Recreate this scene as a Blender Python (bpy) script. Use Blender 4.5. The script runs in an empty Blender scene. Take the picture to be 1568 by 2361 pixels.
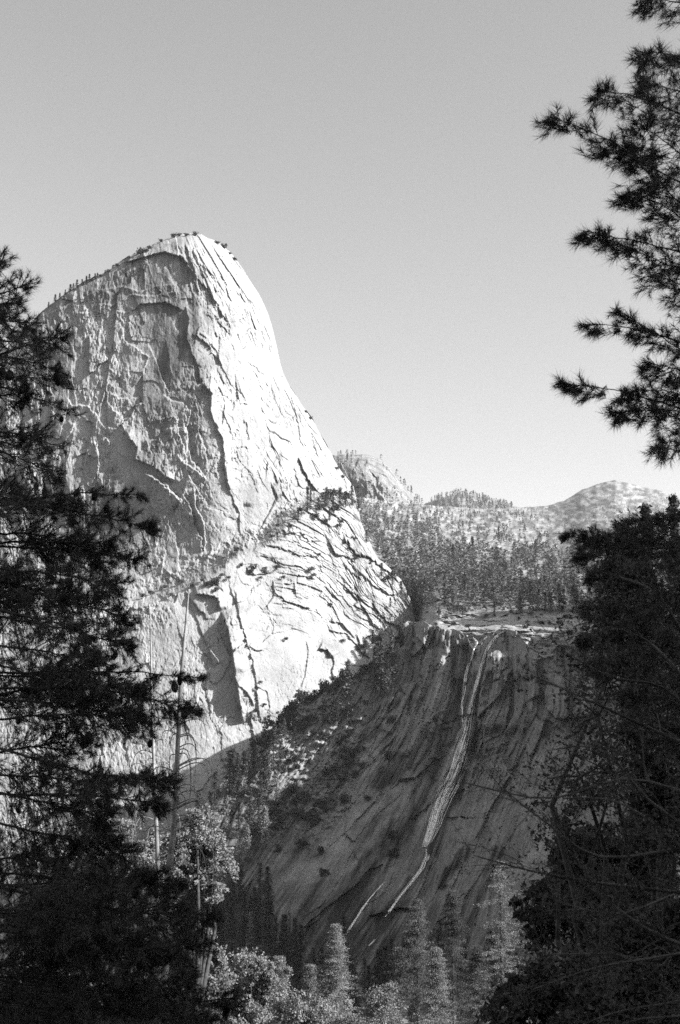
import bpy, math, random
import numpy as np
from mathutils import Vector
rad = math.radians
rng = np.random.default_rng(7); random.seed(7)
C = bpy.context.scene.collection
# ------------------------------------------------------------------ camera frame
# Distances are in metres.  at(u, v, Y): the place seen at photo coordinate (u, v) (photo taken as 1568 x 2360) at Y metres ahead.
F_PX = 2360*50/36.0
PITCH = rad(10.0)
cp, sp = math.cos(PITCH), math.sin(PITCH)
def at(u, v, Y):
    a = (np.asarray(u, float)-784)/F_PX; b = (1180-np.asarray(v, float))/F_PX
    dy = cp - b*sp; dz = sp + b*cp
    Y = np.asarray(Y, float)
    return np.stack(np.broadcast_arrays(a/dy*Y, Y, dz/dy*Y), -1)
def pt(u, v, Y): return at(u, v, Y).reshape(3)
SUN_EL, SUN_AZ = rad(31), rad(22.5)        # azimuth measured from straight right towards the camera
S = np.array([math.cos(SUN_EL)*math.cos(SUN_AZ), -math.cos(SUN_EL)*math.sin(SUN_AZ), math.sin(SUN_EL)])
# ------------------------------------------------------------------ noise
def _h(ix, iy, iz, seed):
    n = (ix.astype(np.int64)*374761393 + iy.astype(np.int64)*668265263 + iz.astype(np.int64)*2147483647 + seed*1274126177) & 0xffffffff
    n = ((n ^ (n >> 13))*1274126177) & 0xffffffff
    n = ((n ^ (n >> 16))*2246822519) & 0xffffffff
    return ((n ^ (n >> 15)) & 0xffffff)/float(0xffffff)
def vn(x, y, seed=0):
    x = np.asarray(x, float); y = np.asarray(y, float)
    ix = np.floor(x); iy = np.floor(y); fx = x-ix; fy = y-iy
    fx = fx*fx*(3-2*fx); fy = fy*fy*(3-2*fy); z = np.zeros_like(ix)
    a = _h(ix, iy, z, seed); b = _h(ix+1, iy, z, seed); c = _h(ix, iy+1, z, seed); d = _h(ix+1, iy+1, z, seed)
    return (a*(1-fx)+b*fx)*(1-fy)+(c*(1-fx)+d*fx)*fy*1.0 - 0.5
def fbm(x, y, seed=0, octv=5, g=0.5):
    r = 0; a = 1; f = 1
    for i in range(octv):
        r = r+a*vn(x*f+17.3*i, y*f-9.1*i, seed+i*31); a *= g; f *= 2.03
    return r
def plates(s, t, seed, tilt=1.0, off=0.5):
    """cells that are each a tilted facet; returns height (cell units) and distance to the border"""
    ix = np.floor(s); iy = np.floor(t); b1 = np.full(s.shape, 9.0); b2 = b1.copy(); val = np.zeros(s.shape); z = np.zeros_like(ix)
    for dx in (-1, 0, 1):
        for dy in (-1, 0, 1):
            cx = ix+dx; cy = iy+dy
            px = cx+.1+.8*_h(cx, cy, z, seed); py = cy+.1+.8*_h(cx, cy, z, seed+1)
            ddx = s-px; ddy = t-py
            d = np.abs(ddx)*.6+np.sqrt(ddx*ddx+ddy*ddy)*.6
            tx = (_h(cx, cy, z, seed+2)-.5)*2*tilt; ty = (_h(cx, cy, z, seed+3)-.5)*2*tilt; o = (_h(cx, cy, z, seed+4)-.5)*2*off
            near = d < b1
            b2 = np.where(near, b1, np.minimum(b2, d)); val = np.where(near, o+tx*ddx+ty*ddy, val); b1 = np.where(near, d, b1)
    return val, b2-b1
def sstep(a, b, x):
    t = np.clip((x-a)/(b-a), 0, 1); return t*t*(3-2*t)
def table(u, v, cols, rows, vals):
    """smooth bilinear lookup"""
    vals = np.asarray(vals, float); cols = np.asarray(cols, float); rows = np.asarray(rows, float)
    u = np.clip(u, cols[0], cols[-1]-1e-6); v = np.clip(v, rows[0], rows[-1]-1e-6)
    i = np.searchsorted(cols, u, side='right')-1; j = np.searchsorted(rows, v, side='right')-1
    fu = (u-cols[i])/(cols[i+1]-cols[i]); fv = (v-rows[j])/(rows[j+1]-rows[j])
    return (vals[j, i]*(1-fu)+vals[j, i+1]*fu)*(1-fv)+(vals[j+1, i]*(1-fu)+vals[j+1, i+1]*fu)*fv
_tab = {}
def stable(u, v, cols, rows, vals, rs=34):
    """the same lookup with its kinks smoothed away"""
    key = (cols[0], rows[0], rows[1], round(float(np.sum(vals)), 1))
    if key not in _tab:
        gu = np.arange(cols[0]-120, cols[-1]+121, 8.0); gv = np.arange(rows[0]-120, rows[-1]+121, 8.0)
        U_, V_ = np.meshgrid(gu, gv); Z = table(U_, V_, cols, rows, vals)
        k = np.exp(-.5*(np.arange(-12, 13)*8/rs)**2); k /= k.sum()
        Zp = np.pad(Z, 12, mode='edge'); Zp = sum(k[i]*Zp[:, i:i+Z.shape[1]] for i in range(25)); Zp = sum(k[i]*Zp[i:i+Z.shape[0], :] for i in range(25))
        _tab[key] = (gu, gv, Zp)
    return table(u, v, *_tab[key])
def lines_s(u, v, lines, svals):
    """across-coordinate from a family of flow lines"""
    us = np.stack([np.interp(v, [p[1] for p in L], [p[0] for p in L]) for L in lines], 0)
    out = np.full(np.shape(u), float(svals[0])) + (u-us[0])*.9
    for i in range(len(lines)-1):
        m = u >= us[i]
        f = (u-us[i])/np.maximum(us[i+1]-us[i], 3)
        out = np.where(m, svals[i]+f*(svals[i+1]-svals[i]), out)
    return out
def seg_dist(u, v, poly):
    """distance, side (+1 when to the right of the direction of travel, v pointing down) and position along a polyline"""
    bd = np.full(np.shape(u), 1e9); bs = np.zeros(np.shape(u)); al = np.zeros(np.shape(u)); L = 0; n = len(poly)-1
    for k in range(n):
        ax, ay = poly[k]; bx, by = poly[k+1]; ex, ey = bx-ax, by-ay; l = math.hypot(ex, ey)
        t = np.clip(((u-ax)*ex+(v-ay)*ey)/(l*l), 0, 1)
        qx = u-(ax+t*ex); qy = v-(ay+t*ey); d = np.hypot(qx, qy)
        c = (ex*qy-ey*qx)                     # >0 : right hand of travel (v down)
        m = d < bd
        bd = np.where(m, d, bd); bs = np.where(m, np.sign(c), bs); al = np.where(m, L+t*l, al); L += l
    return bd, bs, al/L
def stroke(u, v, poly, side, h, w, wob=3.0, seed=1):
    """rock that stands proud by h metres on one side of a line, fading over w photo units: side 'R','L' = right / left of travel"""
    xs = [p[0] for p in poly]; ys = [p[1] for p in poly]
    m = (u > min(xs)-3*w-10) & (u < max(xs)+3*w+10) & (v > min(ys)-3*w-10) & (v < max(ys)+3*w+10)
    out = np.zeros(np.shape(u))
    if not m.any(): return out
    jg, _ = plates(u[m]/9, v[m]/13, seed+70, .9, .8)
    uu = u[m]+wob*(.9*fbm(u[m]/30, v[m]/30, seed, 2)+.55*jg); vv = v[m]+wob*(.9*fbm(u[m]/30, v[m]/30, seed+50, 2)-.5*jg)
    d, s, a = seg_dist(uu, vv, poly)
    sd = d*s*(1 if side == 'R' else -1)
    ends = sstep(0, .12, a)*sstep(1.0, .88, a)
    out[m] = h*sstep(-.9, .9, sd)*np.exp(-np.maximum(sd, 0)/w)*ends*(.7+.6*(fbm(u[m]/30, v[m]/30, seed+9, 2)+.5))
    return out
# ------------------------------------------------------------------ mesh helpers
def mesh_obj(name, V, Fs, mat, parent=None, attrs=None, smooth=False):
    """Fs: list of index arrays (n x 3 or n x 4)"""
    me = bpy.data.meshes.new(name)
    V = np.ascontiguousarray(V, dtype=np.float32); Fs = [np.asarray(f, np.int32) for f in Fs if len(f)]
    me.vertices.add(len(V)); me.vertices.foreach_set('co', V.ravel())
    loops = np.concatenate([f.ravel() for f in Fs]); tot = np.concatenate([np.full(len(f), f.shape[1], np.int32) for f in Fs])
    st = np.concatenate([[0], np.cumsum(tot)[:-1]]).astype(np.int32)
    me.loops.add(len(loops)); me.loops.foreach_set('vertex_index', loops)
    me.polygons.add(len(tot)); me.polygons.foreach_set('loop_start', st); me.polygons.foreach_set('loop_total', tot)
    if smooth: me.polygons.foreach_set('use_smooth', np.ones(len(tot), bool))
    if attrs:
        for k, a in attrs.items():
            at_ = me.attributes.new(k, 'FLOAT', 'POINT'); at_.data.foreach_set('value', np.ascontiguousarray(a, np.float32).ravel())
    me.update(); me.validate()
    me.materials.append(mat)
    o = bpy.data.objects.new(name, me); C.objects.link(o)
    if parent: o.parent = parent
    return o
def grid_faces(nr, nc):
    i = np.arange(nr-1)[:, None]*nc+np.arange(nc-1)[None, :]
    return np.stack([i, i+1, i+nc+1, i+nc], -1).reshape(-1, 4)
class MB:
    def __init__(s): s.V = []; s.T = []; s.Q = []; s.n = 0
    def add(s, V, T=None, Q=None):
        V = np.asarray(V, float).reshape(-1, 3)
        if T is not None and len(T): s.T.append(np.asarray(T, int).reshape(-1, 3)+s.n)
        if Q is not None and len(Q): s.Q.append(np.asarray(Q, int).reshape(-1, 4)+s.n)
        s.V.append(V); s.n += len(V)
    def tube(s, path, radii, k=5):
        path = np.asarray(path, float); n = len(path)
        tg = np.gradient(path, axis=0); tg /= np.linalg.norm(tg, axis=1)[:, None]+1e-9
        ref = np.array([0, 0, 1.]) if abs(tg[:, 2]).mean() < .8 else np.array([1., 0, 0])
        a = np.cross(tg, ref); a /= np.linalg.norm(a, axis=1)[:, None]+1e-9; b = np.cross(tg, a)
        an = np.arange(k)*2*math.pi/k
        r = np.asarray(radii, float)[:, None, None]
        V = path[:, None, :]+r*(np.cos(an)[None, :, None]*a[:, None, :]+np.sin(an)[None, :, None]*b[:, None, :])
        i = np.arange(n-1)[:, None]*k+np.arange(k)[None, :]; j = np.arange(n-1)[:, None]*k+(np.arange(k)[None, :]+1) % k
        s.add(V.reshape(-1, 3), Q=np.stack([i, j, j+k, i+k], -1).reshape(-1, 4))
    def build(s, name, mat, parent=None, smooth=False):
        return mesh_obj(name, np.concatenate(s.V), [f for f in ([np.concatenate(s.T)] if s.T else [])+([np.concatenate(s.Q)] if s.Q else [])], mat, parent, smooth=smooth)
def tag(o, label=None, cat=None, group=None, kind=None):
    if label: o['label'] = label
    if cat: o['category'] = cat
    if group: o['group'] = group
    if kind: o['kind'] = kind
    return o
def empty(name, loc=(0, 0, 0), rz=0, sc=1):
    o = bpy.data.objects.new(name, None); C.objects.link(o); o.location = loc; o.rotation_euler = (0, 0, rz); o.scale = (sc,)*3
    o.empty_display_size = .5
    return o
# ------------------------------------------------------------------ materials (black and white world: every colour is a grey)
def mat_new(name):
    m = bpy.data.materials.new(name); m.use_nodes = True; nt = m.node_tree
    return m, nt, nt.nodes['Principled BSDF'], nt.nodes.new
def g3(x): return (x, x, x, 1)
def ramp(nt, a, b, ca, cb):
    r = nt.nodes.new('ShaderNodeValToRGB'); e = r.color_ramp.elements
    e[0].position = a; e[0].color = g3(ca); e[1].position = b; e[1].color = g3(cb); return r
def rock_mat(name, lo, hi, streak, streak_lo, bump=1.0, patch=.25, use_attr=False, flow=None, stain_shade=.6):
    m, nt, bs, N = mat_new(name); L = nt.links.new
    co = N('ShaderNodeTexCoord')
    fl = None
    if flow:
        fa_ = N('ShaderNodeAttribute'); fa_.attribute_name = 'flow_across'; fb_ = N('ShaderNodeAttribute'); fb_.attribute_name = 'flow_along'
        fl = N('ShaderNodeCombineXYZ'); L(fa_.outputs['Fac'], fl.inputs['X']); L(fb_.outputs['Fac'], fl.inputs['Y'])
    n1 = N('ShaderNodeTexNoise'); n1.inputs['Scale'].default_value = .035; n1.inputs['Detail'].default_value = 8; n1.inputs['Roughness'].default_value = .65
    L(co.outputs['Object'], n1.inputs['Vector'])
    r1 = ramp(nt, .35, .65, lo, hi); L(n1.outputs['Fac'], r1.inputs['Fac'])
    # water streaks running down the face
    mp = N('ShaderNodeMapping'); mp.inputs['Scale'].default_value = flow if flow else (.45, .25, .022); L((fl.outputs[0] if flow else co.outputs['Object']), mp.inputs['Vector'])
    n2 = N('ShaderNodeTexNoise'); n2.inputs['Scale'].default_value = 1; n2.inputs['Detail'].default_value = 5; n2.inputs['Roughness'].default_value = .6
    L(mp.outputs['Vector'], n2.inputs['Vector'])
    r2 = ramp(nt, .42, .62, 1, streak_lo); L(n2.outputs['Fac'], r2.inputs['Fac'])
    mx = N('ShaderNodeMix'); mx.data_type = 'RGBA'; mx.blend_type = 'MULTIPLY'; mx.inputs['Factor'].default_value = streak
    L(r1.outputs['Color'], mx.inputs['A']); L(r2.outputs['Color'], mx.inputs['B'])
    if use_attr:
        a = N('ShaderNodeAttribute'); a.attribute_name = 'stain_shade'
        ma = N('ShaderNodeMath'); ma.operation = 'MULTIPLY_ADD'; ma.inputs[1].default_value = .75; ma.inputs[2].default_value = streak; ma.use_clamp = True
        L(a.outputs['Fac'], ma.inputs[0]); L(ma.outputs[0], mx.inputs['Factor'])
        mul = N('ShaderNodeMath'); mul.operation = 'MULTIPLY_ADD'; mul.inputs[1].default_value = -stain_shade; mul.inputs[2].default_value = 1; L(a.outputs['Fac'], mul.inputs[0])
        m2 = N('ShaderNodeMix'); m2.data_type = 'RGBA'; m2.blend_type = 'MULTIPLY'; m2.inputs['Factor'].default_value = 1
        L(mx.outputs['Result'], m2.inputs['A']); L(mul.outputs[0], m2.inputs['B']); last = m2
    else: last = mx
    # fine grain: mineral speckle and lichen
    n3 = N('ShaderNodeTexNoise'); n3.inputs['Scale'].default_value = .9; n3.inputs['Detail'].default_value = 6; n3.inputs['Roughness'].default_value = .75
    L(co.outputs['Object'], n3.inputs['Vector'])
    r3 = ramp(nt, .38, .66, 1-patch, 1.0+patch*.3); L(n3.outputs['Fac'], r3.inputs['Fac'])
    m3 = N('ShaderNodeMix'); m3.data_type = 'RGBA'; m3.blend_type = 'MULTIPLY'; m3.inputs['Factor'].default_value = 1
    L(last.outputs['Result'], m3.inputs['A']); L(r3.outputs['Color'], m3.inputs['B'])
    L(m3.outputs['Result'], bs.inputs['Base Color'])
    bs.inputs['Roughness'].default_value = .9; bs.inputs['Specular IOR Level'].default_value = .15
    n4 = N('ShaderNodeTexNoise'); n4.inputs['Scale'].default_value = .35; n4.inputs['Detail'].default_value = 9; n4.inputs['Roughness'].default_value = .7
    L(co.outputs['Object'], n4.inputs['Vector'])
    bp = N('ShaderNodeBump'); bp.inputs['Strength'].default_value = .7; bp.inputs['Distance'].default_value = bump*1.6
    L(n4.outputs['Fac'], bp.inputs['Height']); L(bp.outputs['Normal'], bs.inputs['Normal'])
    return m
def simple_mat(name, lo, hi, scale=3.0, rough=.85, spec=.2, trans=0.0, rnd=0.0, bump=0.0):
    m, nt, bs, N = mat_new(name); L = nt.links.new
    co = N('ShaderNodeTexCoord'); n = N('ShaderNodeTexNoise'); n.inputs['Scale'].default_value = scale; n.inputs['Detail'].default_value = 5
    L(co.outputs['Object'], n.inputs['Vector']); r = ramp(nt, .35, .65, lo, hi); L(n.outputs['Fac'], r.inputs['Fac'])
    out = r.outputs['Color']
    if rnd:
        oi = N('ShaderNodeObjectInfo'); mr = N('ShaderNodeMapRange'); mr.inputs['To Min'].default_value = 1-rnd; mr.inputs['To Max'].default_value = 1+rnd
        L(oi.outputs['Random'], mr.inputs['Value'])
        mx = N('ShaderNodeMix'); mx.data_type = 'RGBA'; mx.blend_type = 'MULTIPLY'; mx.inputs['Factor'].default_value = 1
        L(out, mx.inputs['A']); L(mr.outputs['Result'], mx.inputs['B']); out = mx.outputs['Result']
    L(out, bs.inputs['Base Color']); bs.inputs['Roughness'].default_value = rough; bs.inputs['Specular IOR Level'].default_value = spec
    if bump:
        bp = N('ShaderNodeBump'); bp.inputs['Strength'].default_value = .8; bp.inputs['Distance'].default_value = bump
        L(n.outputs['Fac'], bp.inputs['Height']); L(bp.outputs['Normal'], bs.inputs['Normal'])
    if trans:
        tr = N('ShaderNodeBsdfTranslucent'); L(out, tr.inputs['Color']); ms = N('ShaderNodeMixShader'); ms.inputs[0].default_value = trans
        L(bs.outputs[0], ms.inputs[1]); L(tr.outputs[0], ms.inputs[2]); L(ms.outputs[0], nt.nodes['Material Output'].inputs['Surface'])
    return m
M = dict(
    dome=rock_mat('pale_granite', .245, .36, .28, .55, bump=.9, patch=.22, use_attr=True, flow=(.11, .012, 1)),
    fall=rock_mat('weathered_granite', .21, .38, .4, .42, bump=1.0, patch=.35, use_attr=True, flow=(.13, .006, 1), stain_shade=.82),
    valley=rock_mat('valley_soil', .26, .42, .1, .7, bump=1.0, patch=.4, use_attr=True),
    far=rock_mat('distant_granite', .16, .38, .2, .7, bump=4, patch=.5),
    ground=simple_mat('forest_floor', .03, .07, .05, bump=.3),
    hill=rock_mat('hill_slope', .05, .12, .1, .7, bump=1.0, patch=.4),
    needle=simple_mat('pine_needles', .06, .11, 2.0, rough=.6, spec=.3, rnd=.15),
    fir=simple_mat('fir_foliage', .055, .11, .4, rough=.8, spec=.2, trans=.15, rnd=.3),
    firlit=simple_mat('sunlit_fir_foliage', .13, .25, .6, rough=.8, spec=.2, trans=.2, rnd=.12),  # paler copy of the fir, sunlight put into its colour
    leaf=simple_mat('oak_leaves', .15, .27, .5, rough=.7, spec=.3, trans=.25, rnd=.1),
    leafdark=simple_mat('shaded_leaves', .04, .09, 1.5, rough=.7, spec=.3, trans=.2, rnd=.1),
    bark=simple_mat('pine_bark', .03, .08, 4.0, bump=.02),
    snag=simple_mat('bleached_wood', .16, .36, 1.5, bump=.02),
    twig=simple_mat('grey_twigs', .06, .13, 3.0),
    brush=simple_mat('brush_leaves', .03, .065, .6, rnd=.3),
    cone=simple_mat('cone_scales', .02, .05, 30),
)
def water_mat():
    m, nt, bs, N = mat_new('white_water'); L = nt.links.new
    co = N('ShaderNodeTexCoord'); mp = N('ShaderNodeMapping'); mp.inputs['Scale'].default_value = (1.6, .6, .08); L(co.outputs['Object'], mp.inputs['Vector'])
    n = N('ShaderNodeTexNoise'); n.inputs['Scale'].default_value = 1; n.inputs['Detail'].default_value = 6; L(mp.outputs['Vector'], n.inputs['Vector'])
    r = ramp(nt, .3, .6, .85, .97); L(n.outputs['Fac'], r.inputs['Fac']); L(r.outputs['Color'], bs.inputs['Base Color'])
    r2 = ramp(nt, .32, .46, .0, 1.0); n2 = N('ShaderNodeTexNoise'); n2.inputs['Scale'].default_value = .5; n2.inputs['Detail'].default_value = 5; n2.inputs['Roughness'].default_value = .75
    mp2 = N('ShaderNodeMapping'); mp2.inputs['Scale'].default_value = (3, 1, .25); L(co.outputs['Object'], mp2.inputs['Vector']); L(mp2.outputs['Vector'], n2.inputs['Vector']); L(n2.outputs['Fac'], r2.inputs['Fac']); L(r2.outputs['Color'], bs.inputs['Alpha'])
    bs.inputs['Roughness'].default_value = .7
    return m
M['water'] = water_mat()
# ------------------------------------------------------------------ the granite dome and its lower buttress
SKY = [(-60, 830), (0, 790), (40, 765), (70, 745), (100, 716), (130, 690), (160, 668), (200, 648), (240, 628), (270, 606), (300, 590), (325, 575), (355, 560), (390, 547), (415, 539), (440, 537),
       (465, 540), (490, 551), (512, 563), (530, 580), (545, 597), (562, 622), (580, 650), (596, 675), (610, 702), (621, 730), (630, 762), (640, 805), (650, 850), (668, 890), (690, 922),
       (705, 945), (722, 968), (736, 996), (750, 1020), (765, 1048), (780, 1075), (800, 1100), (815, 1118), (822, 1150), (832, 1200), (850, 1245), (872, 1285), (900, 1310), (930, 1340), (948, 1385), (957, 1425), (970, 1470), (1000, 1560)]
sku = np.array([p[0] for p in SKY], float); skv = np.array([p[1] for p in SKY], float)
LEDGE = [(-60, 1420), (200, 1385), (305, 1362), (363, 1350), (431, 1320), (489, 1291), (518, 1267), (547, 1248), (605, 1228), (644, 1195), (682, 1161), (720, 1140), (800, 1120), (1000, 1115)]
DL = [[(60, 540), (60, 1900)], [(300, 540), (250, 1300), (250, 1900)], [(425, 540), (470, 700), (500, 900), (530, 1200), (545, 1500), (585, 1850)],
      [(455, 540), (560, 700), (620, 900), (680, 1060), (760, 1250), (850, 1420), (930, 1700)], [(500, 540), (615, 700), (655, 850), (730, 980), (810, 1110), (880, 1290), (960, 1420), (1010, 1600)]]
def fa(L): return [(0.5*p, 483+0.5*q) for p, q in L]
def fb(L): return [(276+.484*p, 1035+.484*q) for p, q in L]
STR = [  # polyline (direction of travel), side that stands proud, height, fade
 (fa([(560, 250), (680, 212), (760, 195), (830, 215), (870, 260), (908, 335)]), 'L', 11, 40),
 (fa([(905, 310), (950, 360), (985, 410), (1020, 470), (1060, 540)]), 'L', 6, 26),
 (fa([(852, 150), (880, 230), (905, 300)]), 'R', -7, 16),
 (fa([(590, 480), (640, 440), (760, 428), (850, 470)]), 'L', 7, 26),
 (fa([(850, 440), (872, 520), (860, 590), (900, 700), (930, 800), (985, 860)]), 'L', 7, 28),
 (fa([(180, 500), (300, 440), (450, 375), (560, 350), (640, 380), (720, 352), (870, 340)]), 'R', 5, 16),
 (fa([(430, 430), (520, 440), (600, 390), (680, 400), (850, 372)]), 'R', 4, 12),
 (fa([(340, 480), (420, 470), (480, 450), (560, 470), (640, 470)]), 'R', 3, 12),
 (fa([(360, 540), (340, 620), (345, 700), (322, 760), (318, 810)]), 'R', 5, 20),
 (fa([(300, 860), (330, 900), (400, 900), (440, 940), (480, 1000), (545, 1010)]), 'R', 4, 20),
 (fa([(510, 842), (550, 872), (640, 862), (665, 900)]), 'R', 5, 24),
 (fa([(560, 540), (580, 600), (630, 640), (690, 680), (660, 760), (610, 830)]), 'R', 4, 22),
 (fa([(440, 1060), (457, 1120), (462, 1180), (447, 1235)]), 'R', 6, 14),
 (fa([(480, 1040), (506, 1075), (500, 1130)]), 'R', 5, 12),
 (fa([(345, 985), (322, 1040), (300, 1070)]), 'R', 5, 14),
 (fa([(340, 1145), (400, 1120), (440, 1150), (470, 1120)]), 'L', 4, 14),
 (fa([(560, 1010), (600, 1060), (632, 1100), (625, 1150), (700, 1180), (760, 1230), (830, 1262)]), 'L', 9, 34),
 (fa([(500, 1040), (555, 990), (600, 1060)]), 'L', 5, 20),
 (fa([(650, 1215), (700, 1225), (760, 1262), (845, 1352)]), 'R', 8, 26),
 (fa([(750, 850), (800, 880), (850, 890), (880, 930), (865, 1000), (868, 1040)]), 'L', -5, 18),
 (fa([(720, 970), (760, 960), (800, 950), (830, 985)]), 'R', 5, 10),
 (fa([(655, 1060), (720, 1060), (770, 1010), (850, 1000), (870, 1040)]), 'R', 6, 30),
 (fa([(868, 1010), (868, 1090), (880, 1150), (930, 1200)]), 'L', -8, 26),
 (fa([(820, 1120), (850, 1170), (905, 1200), (960, 1250)]), 'R', 5, 18),
 (fa([(930, 800), (975, 850), (970, 930), (1000, 1000), (1030, 1070), (1035, 1180), (1060, 1320)]), 'L', 7, 18),
 (fa([(880, 570), (925, 600), (960, 620), (1000, 690)]), 'L', 6, 12),
 (fa([(915, 560), (960, 600), (1000, 660), (1020, 720)]), 'L', 5, 10),
 (fa([(890, 680), (895, 760), (930, 790)]), 'R', 4, 12),
 (fa([(1040, 880), (1030, 930), (1060, 1010), (1065, 1040)]), 'L', 6, 10),
 (fa([(1125, 960), (1140, 1000), (1150, 1070)]), 'L', 5, 14),
 (fa([(1095, 640), (1110, 720), (1100, 800), (1120, 870)]), 'L', 3, 14),
 (fa([(1170, 540), (1190, 640), (1200, 700)]), 'L', 3, 12),
 (fa([(1303, 740), (1335, 830), (1362, 930), (1385, 1050), (1408, 1115)]), 'L', 9, 16),
 (fa([(1370, 1140), (1400, 1200), (1440, 1265), (1468, 1300)]), 'L', 10, 24),
 (fa([(1180, 560), (1240, 580), (1265, 600)]), 'L', 4, 10),
 (fa([(1000, 200), (1040, 230), (1090, 260), (1130, 290)]), 'L', 4, 10),
 (fa([(1090, 1080), (1100, 1150), (1160, 1220), (1200, 1330)]), 'L', 3, 14),
 (fa([(1220, 1110), (1260, 1170), (1290, 1130), (1350, 1160)]), 'L', 4, 16),
 (fb([(110, 115), (160, 130), (230, 190), (305, 255)]), 'R', 9, 34),
 (fb([(355, 180), (362, 260), (400, 350), (412, 440), (400, 500)]), 'R', 10, 18),
 (fb([(300, 215), (340, 280), (352, 360), (395, 430), (395, 500)]), 'L', -8, 26),
 (fb([(495, 0), (500, 110), (530, 220), (570, 300), (575, 420)]), 'L', 8, 20),
 (fb([(590, 250), (585, 310), (600, 390), (640, 420)]), 'L', -7, 16),
 (fb([(720, 150), (750, 230), (700, 330), (650, 410)]), 'R', -5, 24),
 (fb([(200, 600), (215, 500), (225, 480)]), 'L', 4, 14),
 # lower buttress
 (fb([(478, 760), (515, 860), (540, 1000), (553, 1100), (572, 1200), (592, 1320)]), 'L', 19, 60),
 (fb([(352, 700), (400, 690), (470, 712), (480, 770)]), 'L', 8, 20),
 (fb([(340, 680), (350, 760), (385, 860), (420, 940), (440, 1000), (470, 1060)]), 'R', -3, 30),
 (fb([(545, 640), (560, 760), (585, 860), (620, 960), (650, 1100), (665, 1300)]), 'L', 6, 18),
 (fb([(555, 1100), (575, 1135), (610, 1165), (640, 1230)]), 'L', 6, 14),
 (fb([(430, 950), (455, 985), (480, 1020)]), 'R', 5, 10),
 (fb([(985, 430), (1030, 500), (1080, 510), (1130, 540)]), 'L', 9, 24),
 (fb([(1060, 400), (1100, 460), (1130, 500), (1180, 510), (1260, 570), (1350, 650)]), 'L', 12, 22),
 (fb([(1130, 580), (1200, 640), (1290, 695), (1330, 690)]), 'L', 8, 20),
 (fb([(1060, 540), (1110, 590), (1160, 620)]), 'L', 6, 14),
 (fb([(1200, 720), (1240, 790), (1290, 830), (1360, 855)]), 'L', 7, 18),
 (fb([(1050, 660), (1120, 690), (1200, 740)]), 'L', 4, 16),
 (fb([(815, 640), (850, 600), (940, 620)]), 'L', 6, 14),
 (fb([(775, 720), (780, 640), (830, 640), (840, 700)]), 'L', 6, 16),
 (fb([(600, 560), (640, 600), (720, 590), (760, 560)]), 'L', 6, 12),
 (fb([(690, 460), (760, 470), (850, 500), (960, 520)]), 'L', 5, 12),
 (fb([(760, 380), (800, 400), (860, 400), (900, 440), (970, 440)]), 'L', 6, 12),
 (fb([(690, 520), (760, 540), (860, 560), (900, 590)]), 'L', 4, 12),
 (fb([(615, 940), (650, 960), (690, 955)]), 'L', 6, 12),
 (fb([(950, 945), (990, 955), (1010, 995)]), 'L', 8, 14),
 (fb([(1000, 960), (1025, 1010), (1010, 1060), (1015, 1110)]), 'L', 5, 14),
 (fb([(1000, 820), (1060, 830), (1120, 900)]), 'L', 6, 12),
 (fb([(1130, 880), (1150, 960), (1200, 1000)]), 'R', -8, 22),
 (fb([(990, 860), (1080, 880), (1150, 960)]), 'L', 5, 12),
 (fb([(730, 620), (740, 700), (690, 760)]), 'L', 5, 14),
 (fb([(880, 900), (900, 960), (880, 1080), (860, 1150)]), 'L', 3, 16),
 (fb([(640, 1120), (700, 1160), (720, 1230), (700, 1260)]), 'L', 4, 16),
 (fb([(960, 700), (1060, 700), (1130, 790), (1240, 850), (1340, 900)]), 'L', 3, 20),
]
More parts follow.
